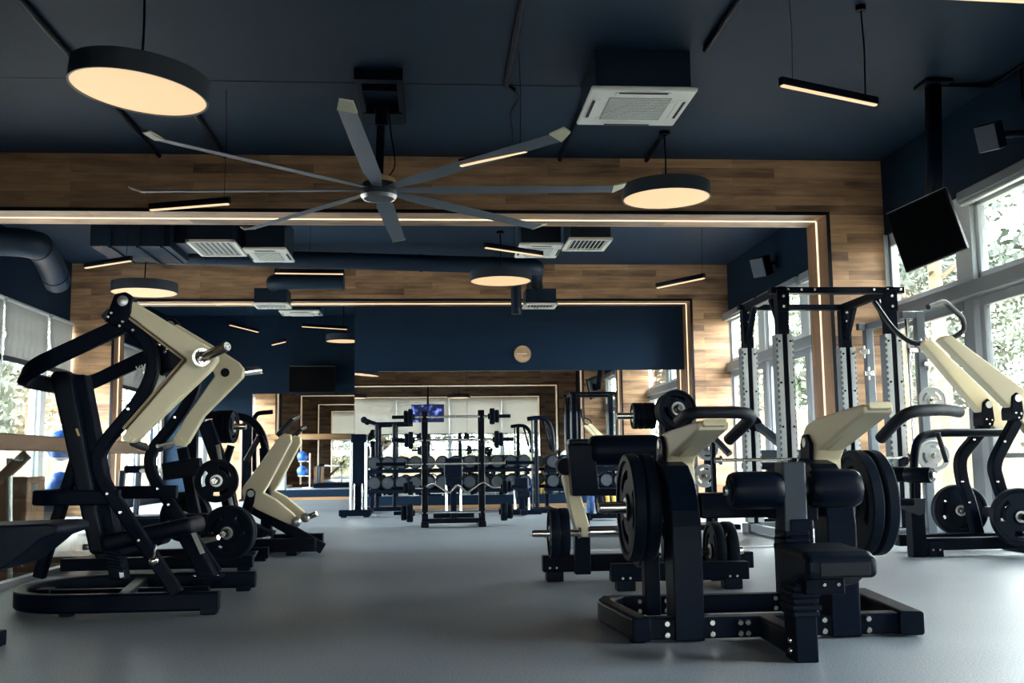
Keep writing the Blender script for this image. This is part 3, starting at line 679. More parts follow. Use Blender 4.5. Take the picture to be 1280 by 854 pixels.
# ------------------------------------------------------------------ machine A: plate-loaded pulldown at the left
def L2(pts, Y): return [at(x, y, Y) for x, y in pts]
AN, AF = 5.10, 6.00; AM = (AN+AF)/2
t = thing('pulldown_machine', 'big black plate-loaded pulldown machine with two cream elbow arms in front of the glass railing', 'gym machine', (at(150, 757, AN).x, AM, 0))
RX = (0, 1, 0)
zb_ = .062
xl = at(11, 745, AN).x; xr_ = at(274, 745, AN).x
MB().bar(fillet([(xr_, AN, zb_), (xl+.06, AN, zb_), (xl-.13, AM, zb_), (xl+.06, AF, zb_), (xr_+.02, AF, zb_)], .24, 8), .088, .062, (0, 0, 1)).build('base_frame', M['black'], t, .004)
for yy in (AN, AF): MB().box((xr_-.045, yy, .018), (.075, .066, .036)).build('rubber_foot', M['rubber'], t, .006)
for yy in (AN+.05, AF-.05): MB().box((xl+.25, yy, .01), (.06, .05, .02)).build('rubber_foot', M['rubber'], t, .004)
MB().bar([(at(150, 730, AN).x, AN, .06), (at(178, 716, AF).x, AF, .06)], .06, .07, (0, 0, 1)).build('base_crossbar', M['black'], t, .004)
up = [(222, 742), (194.7, 701.6), (160, 649), (138, 616), (126.5, 594), (124, 573), (131.5, 554), (152, 529), (175, 499), (188, 474), (191.6, 452), (186, 433), (172, 416), (150, 398)]
dx = AF-AN
for yy in (AN, AF):
    P = [V((q.x, yy, q.z)) for q in L2(up, AN)]
    u = MB().bar(smooth(P, 8), .066, .058, RX, c=.007).build('curved_upright', M['black'], t, .003)
    for q in ((176, 675), (153, 640), (137, 617), (163, 512), (169, 414)):
        a = at(q[0], q[1], AN); bolt(u, (a.x, yy-.034, a.z), (0, -1, 0), .009)
    # pivot bracket with a round cap
    c = at(157, 378, AN); ca = V((c.x, yy, c.z)); d0 = at(138, 404, AN)
    pl = MB()
    pl.prism([V((q.x, yy-.045, q.z)) for q in L2([(146, 369), (160, 366), (169, 374), (167, 392), (157, 412), (143, 409), (134, 402)], AN)], (0, .09, 0)); br = pl.build('pivot_bracket', M['black'], t, .012, 3)
    MB().lathe([(0, 0), (.026, 0), (.026, .004), (.020, .006), (0, .006)], (c.x, yy-.046, c.z), (0, -1, 0), 24).build('pivot_cap', M['steel'], br)
    for q in ((143, 393), (139, 398), (157, 404), (153, 409)): a = at(q[0], q[1], AN); bolt(br, (a.x, yy-.045, a.z), (0, -1, 0), .008)
    MB().prism([V((q.x, yy-.03, q.z)) for q in L2([(128, 396), (137, 386), (143, 395), (135, 405)], AN)], (0, .06, 0)).build('rubber_stop', M['dgrey'], br, .006)
# big U-shaped top frame, mid frame
p0 = at(160, 404, AN); p1 = at(40, 457, AN); p2 = at(24, 470, AN+.25)
zt1 = at(24, 475, AM).z; xt1 = at(27, 474, AN).x
pth = [V((p0.x, AN, p0.z)), V((p1.x, AN, p1.z)), V((xt1-.02, AM, zt1)), V((p1.x, AF, p1.z)), V((p0.x, AF, p0.z))]
pth = [pth[0], pth[1]+V((-.09, 0, -.055)), pth[3]+V((-.09, 0, -.055)), pth[4]]
MB().bar(fillet(pth, .22, 14), .078, .05, (.40, 0, 1), c=.006).build('top_frame', M['black'], t, .003)
xm0 = at(31, 623, AN).x; xm1 = at(150, 621, AN).x; zm = at(60, 623, AN).z
MB().bar(fillet([(xm1, AN, zm), (xm0+.02, AN, zm), (xm0+.02, AF, zm), (xm1+.05, AF, zm)], .15, 8), .072, .05, (0, 0, 1), c=.006).build('middle_frame', M['black'], t, .003)
# marks on the far beam: two worn white letters
xa, xb2 = at(170, 463, AF).x, at(181, 460, AF).x
tb = t
for q0, q1, q2, q3 in (((170, 458), (175, 470), (175, 457), (170, 471)), ((177, 456), (181, 468), (181.5, 455), (177, 469))):
    o = MB()
    for a_, c_ in ((q0, q1), (q2, q3)): o.bar([at(a_[0], a_[1], AF-.036), at(c_[0], c_[1], AF-.036)], .004, .007, RX, c=.001)
    o.build('white_letter', M['white'], t)
# back support: padded post with slim strut
W_ = .30
po = [(73, 470), (80, 465), (110, 468), (113, 476), (157, 690), (146, 724), (128, 724), (118, 668)]
MB().prism([V((q.x, AM-.13, q.z)) for q in L2([(73, 472), (78, 466), (96, 467), (99, 474), (140, 690), (122, 690)], AM)], (0, .26, 0)).build('back_pad', M['vinyl'], t, .025, 4)
MB().prism([V((q.x, AM-.06, q.z)) for q in L2([(95, 470), (110, 469), (160, 724), (141, 724)], AM)], (0, .12, 0)).build('seat_post', M['black'], t, .008)
MB().prism([V((q.x, AM-.132, q.z)) for q in L2([(105, 537), (108, 537), (111, 546), (108, 546)], AM)], (0, -.002, 0)).build('pad_label', M['cream'], t)
MB().bar([at(49, 722, AM), at(101, 556, AM)], .06, .058, RX).build('rear_strut', M['black'], t, .004)
a = at(49, 726, AM); MB().box((a.x+.03, AM, .045), (.08, .12, .085)).build('strut_foot', M['black'], t, .01)
MB().bar([(xl+.03, AM, .05), (at(262, 722, AM).x, AM, .05)], .06, .06, RX).build('centre_rail', M['black'], t, .004)
for k in range(7):
    q = at(120+1.6*k, 640+6.2*k, AM-.065); MB().cyl(q, q+V((0, -.006, 0)), .006, 10).build('adjustment_hole', M['steel'], t)
# seat and its carriage
sa = roty(math.radians(-11)); s0 = at(193, 666, AM)
st = MB().box(s0, (.46, .34, .085), sa).build('seat', M['vinyl'], t, .03, 4)
sc_ = at(150, 672, AM)
MB().prism([V((q.x, AM-.09, q.z)) for q in L2([(118, 676), (140, 668), (215, 668), (206, 680), (160, 694), (128, 700)], AM)], (0, .18, 0)).build('seat_carriage', M['black2'], t, .008)
for k in range(6):
    z_ = at(148, 690, AM); q0 = at(141+1.4*k, 690+4.3*k, AM-.08); MB().box(q0, (.075, .09, .012), roty(math.radians(14))).build('bellows_fold', M['rubber'], t, .004)
q0 = at(151, 714, AM-.08); MB().box(q0, (.02, .02, .07), roty(math.radians(-14))).build('gas_spring', M['steel'], t, .004)
# front brace with steel sticker (far side) and knob (near side)
fb = MB().bar([V((q.x, AF-.09, q.z)) for q in L2([(226, 655), (265, 728)], AF-.09)], .10, .085, RX).build('front_brace', M['black'], t, .005)
MB().prism([V((q.x+.002, AF-.142, q.z)) for q in L2([(237, 664), (243, 663), (256, 691), (250, 693)], AF-.142)], (0, -.002, 0)).build('steel_sticker', M['sticker'], fb)
q = at(262, 726, AF-.05); MB().box((q.x, AF-.08, .095), (.17, .2, .015)).build('brace_plate', M['black'], fb, .003)
for ddx in (-.06, .06): bolt(fb, (q.x+ddx, AF-.16, .1), (0, 0, 1), .012)
kq = at(195.5, 700, AN); MB().ball((kq.x, AN-.055, kq.z), .024).build('chrome_knob', M['chrome'], t)
MB().cyl((kq.x, AN-.05, kq.z), (kq.x, AN, kq.z), .012).build('knob_stem', M['steel'], t)
MB().tube([(kq.x+.0, AN-.05, kq.z+.01), (kq.x+.012, AN-.06, kq.z+.075)], .005, 8).build('lever', M['steel'], t)
# cream elbow arms
arm = [(163, 379), (167, 376.5), (221, 410), (263, 435), (270, 441), (271, 450), (262, 463), (172, 549), (165, 554), (157, 553), (153.5, 546), (157, 538), (232, 452), (233, 449), (161.5, 395)]
farm = [(217, 407), (221, 405), (266, 432), (297, 452), (304, 461), (303, 471), (254, 520), (235, 553), (228, 559), (219, 558), (215, 551), (218, 545), (233, 520), (268, 470), (265, 462), (215, 421)]
for yy, sgn in ((AN, -1), (AN+.85, 1)):
    P = L2(arm, AN-.035) if sgn < 0 else L2(farm, AN+.85-.035)
    ar = MB().prism(P, (0, .07, 0)).build('cream_arm', M['beige'], t, .008, 3)
    if sgn < 0: MB().prism([V((q.x, yy-.031, q.z)) for q in L2([(161, 395), (232.5, 450), (157, 538), (155, 535), (229, 450.5), (160, 398)], AN)], (0, .062, 0)).build('inner_lip', pmat('darker_edge_band', (.36, .27, .15), .5), ar)  # darker brownish strip along the near arm's inner edge
    pc0 = at(255.5, 448, AN) if sgn < 0 else at(284, 466.5, yy); c = V((pc0.x, yy+sgn*.036, pc0.z)); pe = c+V((.15, sgn*.17, .035))
    if sgn > 0: MB().cyl((c.x-.005, yy-.038, c.z), (c.x-.005, yy-.03, c.z), .025).build('socket', M['trimblack'], ar)
    peg(ar, c, pe, .024)
    MB().lathe([(.028, 0), (.046, 0), (.046, .022), (.028, .022)], c, (0, sgn, 0), 28, True).build('peg_collar', M['chrome'], ar)
    q = at(276, 470, AN)
    q = at(163, 547, AN) if sgn < 0 else at(225, 551, yy); MB().cyl((q.x, yy-.05, q.z), (q.x, yy+.05, q.z), .022).build('handle_pivot', M['beige'], ar)
qa = at(163, 551, AN); MB().cyl((qa.x+.02, AN+.42, qa.z-.02), (at(217, 553, AN+.8).x, AN+.80, at(217, 553, AN+.8).z), .010).build('link_rod', M['chrome'], t)
# round grip handle bars on the near arm end
MB().tube([(qa.x, AN+.05, qa.z-.01), (qa.x, AN+.26, qa.z-.03)], .019, 14).build('grip', M['grip'], t)
MB().tube([(qa.x, AN+.54, qa.z-.03), (qa.x, AN+.76, qa.z-.01)], .019, 14).build('grip', M['grip'], t)
q = at(126, 567, AN)
# inner rear links with bolts between the uprights
MB().prism([V((q.x, AN+.10, q.z)) for q in L2([(190, 428), (207, 436), (235, 452), (200, 470)], AN+.1)], (0, .05, 0)).build('stop_plate', M['black2'], t, .006)
for q in ((198, 431), (209, 436), (206, 440)): a = at(q[0], q[1], AN+.1); bolt(t, (a.x, AN+.10, a.z), (0, -1, 0), .009)

# ------------------------------------------------------------------ machine D: plate-loaded rowing machine at the right (front)
DN, DR = 4.05, 4.69; DX = 1.315
t = thing('rowing_machine', 'large black plate-loaded machine with cream bullhorn-grip levers, two roller pads and a low seat', 'gym machine', (DX, 4.3, 0))
bx0, bx1 = .80, 1.86
MB().bb((bx0-.04, DN-.04, .012), (bx1+.03, DN+.035, .092)).build('front_crossbar', M['black'], t, .006)
MB().bb((bx0-.04, DR-.035, .012), (bx1+.09, DR+.035, .092)).build('rear_crossbar', M['black'], t, .006)
MB().bar(fillet([(bx0-.0, DN-.05, .052), (bx0-.06, DR-.10, .052), (bx0+.03, DR+.0, .052)], .1, 5), .092, .07, (0, 0, 1)).build('side_rail', M['black'], t, .006)
MB().bar([(bx1+.0, DN-.07, .055), (bx1+.09, DR+.03, .055)], .092, .095, (0, 0, 1)).build('side_rail', M['black'], t, .006)
for p in ((bx0-.01, DN+.0), (bx1+.0, DN+.04), (bx0, DR), (bx1+.06, DR)): MB().cyl((p[0], p[1], 0), (p[0], p[1], .03), .035).build('rubber_foot', M['rubber'], t)
MB().bar([(DX-.02, DN, .05), (DX-.035, 3.60, .05)], .085, .07, (0, 0, 1)).build('centre_rail', M['black'], t, .006)
for ddx in (-.13, -.1): 
    for z_ in (.03, .07): bolt(t, (DX+ddx, DN-.041, z_), (0, -1, 0), .012)
cx0, cx1 = 1.243, 1.322
MB().bb((cx0, 3.55, .0), (cx1, 3.67, .27)).build('seat_column', M['black'], t, .006)
for z_ in (.035, .07): bolt(t, (cx0-.002, 3.60, z_), (-1, 0, 0), .011)
for k in range(5): MB().bb((cx0-.006-.006*(k % 2), 3.545-.006*(k % 2), .155+.022*k), (cx1+.008+.006*(k % 2), 3.675, .173+.022*k)).build('bellows_fold', M['rubber'], t, .005)
# seat
o = MB()
sx0, sx1, sy0, sy1 = 1.238, 1.485, 3.40, 3.72
o.prism([(sx0, sy0, .30), (sx0, sy0, .365), (sx0, sy0+.05, .385), (sx0, sy1, .395), (sx0, sy1, .26), (sx0, sy1-.05, .238), (sx0, sy0+.16, .262), (sx0, sy0+.10, .29)], (sx1-sx0, 0, 0))
se = o.build('seat', M['vinyl'], t, .022, 4)
MB().bb((sx0+.045, sy0-.004, .308), (sx1-.03, sy0+.004, .352)).build('front_panel', M['trimblack'], se, .002)
MB().bb((sx0+.03, sy0+.10, .235), (sx0+.17, sy1-.02, .29)).build('seat_bracket', M['black2'], t, .006)
for ddx in (.09, .14): bolt(t, (sx0+ddx, sy0+.09, .27), (0, -1, 0), .008)
# centre post carrying the rollers
yp = 3.74; c0 = at(995, 582, yp)
pp = MB().prism([V((q.x, yp-.05, q.z)) for q in L2([(978.5, 577.5), (1007, 577.5), (1011, 672), (982, 672)], yp-.05)], (0, .10, 0)).build('centre_post', M['dgrey'], t, .006)
for k, (ya_, yb_) in enumerate(((664, 671), (673, 679), (681, 690))):
    a = at(981.5-.5*k, yb_, yp-.06); c_ = at(1012+.5*k, ya_, yp-.06); MB().bb((a.x, yp-.062, a.z), (c_.x, yp+.06, c_.z)).build('post_clamp', M['black'], t, .005)
a = at(983, 690, yp); MB().bb((a.x, yp-.055, .26), (a.x+.085, yp+.055, a.z+.12)).build('lower_post', M['black'], t, .005)
def roller(parent, x0, x1, y, z, r, name='roller_pad', end=True, ax=(1, 0, 0)):
    A = V((x0, y, z)); ax = V(ax).normalized(); L = abs(x1-x0)
    pr = [(0, 0), (r*.55, 0), (r*.62, .006), (r*.86, .004), (r*.97, .018), (r, .04), (r, L/2), (r, L-.04), (r*.97, L-.018), (r*.86, L-.004), (r*.62, L-.006), (0, L-.004)]
    ro = MB().lathe(pr, A, ax, 36).build(name, M['vinyl'], parent)
    MB().lathe([(0, 0), (r*.3, 0), (r*.3, .008), (r*.14, .008), (r*.14, .02), (0, .02)], A-ax*.0, -ax, 16).build('end_nut', M['dgrey'], ro)
    return ro
za = at(945, 613, yp).z
roller(t, at(911, 613, yp).x, at(976, 613, yp).x, yp, za, .069)
roller(t, at(1009, 612, yp).x, at(1073, 612, yp).x, yp, za+.003, .071)
MB().cyl((at(905, 613, yp).x, yp, za), (at(1078, 612, yp).x, yp, za), .018).build('roller_axle', M['steel'], t)
# horizontal beam from upright to upright
a = at(874, 620, DN+.06); MB().bb((a.x, DN+.03, .465), (1.70, DN+.14, .565)).build('cross_beam', M['black2'], t, .008)
MB().bb((DX-.02, yp, .47), (DX+.10, DN+.05, .55)).build('post_link', M['black'], t, .006)
# the two curved uprights and their rear legs
for x0 in (at(843.5, 790, DN-.04).x, at(1040, 790, DN-.04).x):
    x1 = x0+.117; ya = DN-.05
    prof = [(ya, .004), (ya, .44), (ya+.012, .50), (ya+.04, .56), (ya+.09, .62), (ya+.17, .675), (ya+.30, .70), (ya+.34, .66), (ya+.26, .60), (ya+.19, .52), (ya+.155, .42), (ya+.145, .004)]
    u = MB().prism([(x0, y_, z_) for y_, z_ in prof], (x1-x0, 0, 0)).build('curved_upright', M['black2'], t, .008, 3)
    for ddx in (-.03, .147):
        for z_ in (.03, .072): bolt(u, (x0+ddx, DN-.041, z_), (0, -1, 0), .013)
    xm = x0+.048
    leg = [(xm-.03, DR-.05, .01), (xm-.03, DR-.045, .30), (xm-.03, DR-.10, .45), (xm-.03, DR-.25, .60), (xm-.03, DR-.18, .62), (xm-.03, DR-.02, .48), (xm-.03, DR+.03, .30), (xm-.03, DR+.03, .01)]
    u2 = MB().prism(leg, (.07, 0, 0)).build('rear_leg', M['black2'], t, .006)
    for ddx in (-.055, .065):
        for z_ in (.03, .072): bolt(u2, (xm+ddx, DR-.036, z_), (0, -1, 0), .012)
# cream lever arms with bullhorn grips
def lever(xl_, yb, pz, dz, lab):
    xr2 = xl_+.118
    prof = [(3.74, .812+dz), (3.735, .838+dz), (3.76, .846+dz), (4.22, .825+dz*.8), (4.34, .815+dz*.5), (4.38, .79+dz*.4), (4.38, .55), (4.26, .55), (4.26, .69), (4.22, .715+dz*.3)]
    ar = MB().prism([(xl_, y_, z_) for y_, z_ in prof], (xr2-xl_, 0, 0)).build('cream_arm', M['beige'], t, .010, 3)
    MB().prism([(xl_+.035, y_, z_) for y_, z_ in ((3.80, .806+dz), (4.20, .712+dz*.3), (4.20, .722+dz*.3), (3.80, .816+dz))], (.045, 0, 0)).build('underside_channel', M['beige'], ar, .002)
    br = MB()
    br.prism([(xl_-.02, 4.27, .62), (xl_-.02, 4.25, .76), (xl_-.02, 4.29, .80), (xl_-.02, 4.34, .80), (xl_-.02, 4.37, .76), (xl_-.02, 4.37, .62)], (.018, 0, 0)); bo = br.build('pivot_bracket', M['black'], ar, .006)
    MB().lathe([(0, 0), (.02, 0), (.02, .005), (0, .005)], (xl_-.02, 4.31, .765), (-1, 0, 0), 20).build('pivot_cap', M['steel'], bo)
    xc = (xl_+xr2)/2; zf = .84+dz
    MB().tube(fillet([at(*q) for q in lab], .05, 6), .0225, 16).build('bullhorn_grip', M['grip'], ar)
    MB().bar([(xc, 3.76, zf-.01), (xc, 3.715, zf+.0)], .09, .026, (1, 0, 0)).build('grip_mount', M['beige'], ar, .004)
    return ar
lever(at(872, 532, 3.74).x, 0, 0, -.005, [(849, 526, 3.92), (862, 516, 3.74), (930, 515.5, 3.69), (941, 521, 3.71), (911, 550, 3.88)])
lever(at(1079, 520, 3.74).x, 0, 0, .052, [(1199, 515, 3.80), (1180, 512, 3.71), (1140, 514, 3.68), (1124, 523, 3.72), (1101, 548, 3.86)])
PG = 'plates on the closest machine'
YP = 4.36
for nm, x, s in (('left', at(799, 634, YP).x, -1), ('right', at(1087, 628, YP).x, 1)):
    zz = at(810 if s < 0 else 1092, 634 if s < 0 else 628, YP).z
    xin = (at(862, 634, YP).x+.02) if s < 0 else (at(1055, 628, YP).x-.04)
    xo = x+s*.14 if s < 0 else x+.16
    peg(t, (xin, YP, zz), (x+s*(.175 if s < 0 else .12), YP, zz), .0245)
    for k in range(2):
        xx = x-.034+k*.058 if s < 0 else x-.055+k*.066
        plate((xx, YP, zz), (1, 0, 0), .225, .052, ('outer' if (k == 0) == (s < 0) else 'inner')+' black weight plate of the pair on the %s peg of the closest machine' % nm, PG, spin=.5+k)
zz = at(795, 664, 4.95).z; x_ = at(800, 664, 4.95).x
peg(t, (x_+.10, 4.95, zz), (at(735, 662, 4.95).x, 4.95, zz), .027)
MB().cyl((x_+.09, 4.95, zz), (x_+.16, 4.95, zz), .04).build('peg_sleeve', M['black'], t)
MB().bb((x_+.10, 4.66, zz-.03), (x_+.16, 4.99, zz+.03)).build('storage_arm', M['black'], t, .005)
plate((at(797, 665, 4.95).x+.01, 4.95, zz), (1, 0, 0), .17, .045, 'smaller black weight plate on the long lower peg behind the pair', None, spin=.2)

# ------------------------------------------------------------------ glass railing and stairwell at the left
RXX = -2.53
t = thing('glass_railing', 'frameless glass railing with a wooden handrail behind the left pulldown machine', 'railing', (RXX, 6.5, 0))
ye = atx(179, 561, RXX).y; zr = atx(100, 557, RXX).z
MB().bar([(RXX, 2.2, zr), (RXX, ye, zr)], .10, .068, (0, 0, 1)).build('handrail', M['wood_rail'], t, .008)
yy = 2.2; ys = [2.3, 3.7, 5.2, 6.83, 8.1]
for y0_, y1_ in zip(ys, ys[1:]):
    gp = MB().bb((RXX-.006, y0_+.012, .03), (RXX+.006, y1_-.012, zr-.04)).build('glass_panel', M['glass'], t)
    for q in (y0_+.22, y1_-.22):
        MB().cyl((RXX-.025, q, .12), (RXX+.03, q, .12), .022, 16).build('glass_clamp', M['steel'], gp)
    MB().bb((RXX-.012, y1_-.018, .55), (RXX+.014, y1_+.018, .60)).build('panel_clip', M['steel'], gp)
MB().bb((RXX-.03, 2.2, .0), (RXX+.03, 8.15, .035)).build('base_channel', M['steel'], t)
t = thing('stair_handrail', 'sloping wooden stair handrail beyond the glass railing', 'handrail', at(10, 600, 7.6))
MB().bar([at(-60, 655, 7.6), at(34, 568, 7.6)], .06, .075, (0, 1, 0)).build('rail', M['wood_rail'], t, .006)
MB().cyl(at(12, 573, 7.6), at(12, 760, 7.6), .02).build('post', M['steel'], t)
tag(MB().bb((at(8, 640, 9.3).x, 9.0, 0), (at(50, 640, 9.3).x, 9.4, at(30, 596, 9.3).z)).build('wooden_cabinet', M['wood_jamb'], bev=.01), 'dark wooden cabinet beyond the glass railing, under the handrail', 'cabinet')
t = thing('ball_rack', 'slim white stand holding the two blue exercise balls by the left window', 'rack', (at(76, 600, 11).x, 11.0, 0))
c = at(76, 600, 11); z2 = at(77, 557, 11).z; z1 = at(70, 609, 11).z; rb = .158
MB().cyl((c.x+.24, 11.2, 0), (c.x+.24, 11.2, z2+.1), .022).build('post', M['white'], t)
for z_ in (z1, z2):
    MB().lathe([(.10, 0), (.12, 0), (.12, .02), (.10, .02)], (c.x, 11, z_-.146), (0, 0, 1), 28, True).build('cradle_ring', M['white'], t)
    MB().tube([(c.x+.115, 11.02, z_-.142), (c.x+.24, 11.2, z_-.142)], .010).build('arm', M['white'], t)
MB().cyl((c.x+.24, 11.2, 0), (c.x+.24, 11.2, .03), .2).build('base', M['white'], t)
for z_, l in ((z1, 'lower'), (z2, 'upper')):
    tag(MB().ball((c.x, 11, z_), rb, 32).build('exercise_ball', M['ball']), '%s blue exercise ball on the white stand by the left window' % l, 'exercise ball')

# ------------------------------------------------------------------ padded bench end at the lower left
t = thing('workout_bench', 'black padded bench end cut by the left picture edge', 'bench', (-1.75, 4.1, 0))
o = MB(); pr = L2([(-60, 659), (55, 655), (68, 656), (73, 661), (71, 668), (50, 676), (28, 694), (8, 709), (-10, 716), (-60, 718)], 3.98)
o.prism(pr, (0, .36, 0)); o.build('seat_pad', M['vinyl'], t, .018, 4)
b0 = at(-30, 705, 4.1)
MB().bar([(b0.x, 4.16, b0.z), (b0.x-.05, 4.16, .05)], .08, .08, (0, 1, 0)).build('leg', M['black'], t, .005)
MB().bb((b0.x-.12, 3.95, 0), (b0.x+.02, 4.37, .06)).build('foot_bar', M['black'], t, .006)

# ------------------------------------------------------------------ machine B: plate-loaded machine with plate horns behind the pulldown
BN, BF = 7.0, 7.9; BM = (BN+BF)/2
t = thing('plate_loaded_machine', 'black plate-loaded machine with round weight plates just behind the left pulldown machine', 'gym machine', (at(270, 700, BM).x, BM, 0))
xr2 = at(312, 700, BN).x; x0 = xr2-1.25
for yy in (BN+.15, BF-.1):
    MB().bb((x0, yy-.035, .02), (xr2, yy+.035, .10)).build('base_rail', M['black'], t, .005)
    MB().bb((xr2-.10, yy-.036, 0), (xr2-.02, yy+.036, .03)).build('rubber_foot', M['rubber'], t, .004)
MB().bb((x0+.1, BN+.15, .03), (x0+.18, BF-.1, .10)).build('base_crossbar', M['black'], t, .005)
a = at(292, 700, BN+.1); c = at(313, 697, BN+.1)
MB().prism([V((q.x, BN+.22, q.z)) for q in L2([(290, 699), (307, 693), (316, 692), (312, 700), (300, 709), (290, 709)], BN+.08)], (0, .10, 0)).build('end_shoe', M['dgrey'], t, .006)
MB().bar([at(256, 528, 7.5), at(279, 590, 7.5), at(300, 690, 7.5)], .09, .10, (0, 1, 0)).build('plate_horn_post', M['black2'], t, .005)
st = MB().bar([at(272, 556, 7.43), at(276, 578, 7.43)], .005, .028, (0, 1, 0), c=.001).build('white_label', M['sticker'], t)
MB().bar([at(287, 622, 7.2), at(293, 645, 7.2)], .005, .028, (0, 1, 0), c=.001).build('white_label', M['sticker'], t)
MB().bar([at(289, 557, 7.5), at(275, 600, 7.5)], .05, .05, (0, 1, 0)).build('brace', M['black'], t, .004)
MB().bar([at(228, 560, 7.5), at(244, 640, 7.5), at(262, 704, 7.5)], .08, .07, (0, 1, 0)).build('front_upright', M['black'], t, .004)
MB().bar([at(205, 590, 7.3), at(252, 583, 7.3)], .10, .12, (0, 1, 0)).build('head_pad', M['vinyl'], t, .02, 3)
pad(t, 'seat_pad', at(262, 650, 7.42), (.36, .28, .09), None, 'vinyl', .03)
MB().bar([at(215, 652, 7.55), at(300, 664, 7.55)], .07, .07, (0, 1, 0)).build('lever_beam', M['black'], t, .004)
def horn(x, y, Y, dirv, n, R, th, lab, spin=0, r=.024):
    p = at(x, y, Y); d = V(dirv).normalized()
    peg(t, p-d*.05, p+d*(n*th*1.15+.10), r)
    for k in range(n):
        plate(p+d*(.018+th*.6+k*th*1.12), d, R, th, '%s black weight plate %s' % (('middle' if 0 < k < n-1 else 'outer' if k == n-1 else 'inner') if n > 1 else 'single', lab), 'plates on the machine behind the pulldown', spin=spin+k)
dB = (.12, -1, 0)
horn(272, 601, 7.15, (.06, -1, .0), 1, .145, .045, 'facing front, upper disc behind the left pulldown machine', .3)
horn(290, 665, 6.98, (-.10, -1, .0), 2, .175, .045, 'at the base of the machine behind the left pulldown machine', 1.0)
horn(268, 534, 7.78, (.99, -.13, .0), 3, .122, .040, 'edge-on in the top stack of the machine behind the left pulldown', .2)
horn(237, 645, 8.02, (-.10, -1, .0), 2, .185, .05, 'half hidden behind the seat of the left pulldown machine', .2)
peg(t, at(250, 677, 6.80), at(273, 672, 6.72), .02, False)

# ------------------------------------------------------------------ machine C: cream leg press with L-shaped levers
CN, CF = 8.2, 8.79
t = thing('leg_press_machine', 'black plate-loaded machine with two cream L-shaped levers leaning toward the hall centre', 'gym machine', (at(350, 690, 8.4).x, 8.45, 0))
arm = [(350, 546), (356, 542), (364, 544), (365, 552), (336, 607), (330, 616), (345, 624), (368, 643), (374, 651), (370, 658), (361, 655), (322, 637), (307, 627), (303, 615), (306, 607)]
for yy, dxp in ((CN, 0), (CF, 1)):
    P = [V((q.x, yy-.04, q.z)) for q in L2(arm, CN)]
    ar = MB().prism(P, (0, .08, 0)).build('cream_lever', M['beige'], t, .01, 3)
    q = at(315, 617, CN); c = V((q.x, yy-.05, q.z))
    br = MB().prism([V((k.x, yy-.052, k.z)) for k in L2([(310, 612), (316, 610), (321, 615), (319, 628), (313, 642), (303, 638)], CN)], (0, .10, 0)).build('pivot_bracket', M['black'], ar, .01, 3)
    MB().lathe([(0, 0), (.026, 0), (.026, .006), (0, .006)], (c.x, yy-.053, c.z), (0, -1, 0), 20).build('pivot_cap', M['steel'], br)
    for k in ((305, 637), (311, 640)): q = at(k[0], k[1], CN); bolt(br, (q.x, yy-.053, q.z), (0, -1, 0), .009)
    q = at(371, 652, CN); MB().ball((q.x, yy-.04, q.z), .04, 20).build('end_ball', M['steel'], ar)
    h = [(347, 545), (353, 538), (366, 524), (373, 521)] if not dxp else [(366, 546), (369, 544), (376, 536), (381, 534)]
    hp = L2(h, yy-.0); MB().tube([hp[0], hp[1], hp[2]], .022, 12).build('grip', M['grip'], ar); MB().tube([hp[2], hp[3]+(hp[3]-hp[2])*.4], .019, 12).build('handle_end', M['chrome'], ar)
p = at(376, 650, CF); peg(t, at(378, 650, CF), at(396, 642, CF-.05), .024, False)
for yy in (CN+.10, CF-.06):
    MB().bar(L2([(310, 632), (404, 686)], yy), .07, .085, (0, 1, 0)).build('slide_rail', M['black'], t, .005)
MB().bar(fillet([at(240, 520, 9.15), at(290, 518, 9.15), at(318, 526, 9.15), at(332, 552, 9.15), at(333, 600, 9.15), at(330, 684, 9.15)], .2, 8), .075, .065, (0, 1, 0)).build('bent_frame_tube', M['black'], t, .004)
MB().bb((at(240, 600, 9.15).x-.04, 9.11, 0), (at(240, 600, 9.15).x+.04, 9.19, at(240, 519, 9.15).z)).build('rear_post', M['black'], t, .004)
MB().bar([at(330, 560, 8.6), at(336, 688, 8.6)], .08, .07, (0, 1, 0)).build('rear_post', M['black'], t, .005)
MB().bar([at(300, 655, 8.55), at(340, 672, 8.55)], .2, .10, (0, 1, 0)).build('seat_pad', M['vinyl'], t, .02, 3)
a = at(306, 688, 8.3); c = at(396, 690, 8.3)
MB().bb((a.x, 8.18, .03), (c.x, 8.28, .13)).build('base_rail', M['black'], t, .006)
MB().bb((a.x, 8.72, .03), (c.x, 8.82, .13)).build('base_rail', M['black'], t, .006)
for xx in (c.x-.22, a.x+.12):
    MB().bb((xx, 8.17, 0), (xx+.08, 8.83, .05)).build('base_foot', M['black2'], t, .006)
MB().lathe([(.14, 0), (.155, 0), (.155, .11), (.14, .11)], (a.x+.03, 8.36, .03), (0, 0, 1), 32, True).build('curved_bumper', M['grey'], t)
MB().tube(fillet([at(318, 590, 9.2), at(318, 517, 9.2), at(341, 515, 9.2)], .06), .02, 10).build('rear_handle', M['black'], t)
MB().tube([at(307, 577, 8.6), at(325, 545, 8.6)], .024, 10).build('side_grip', M['grip'], t)
MB().bar([at(325, 545, 8.6), at(332, 560, 8.6)], .05, .04, (0, 1, 0)).build('grip_bracket', M['black'], t)

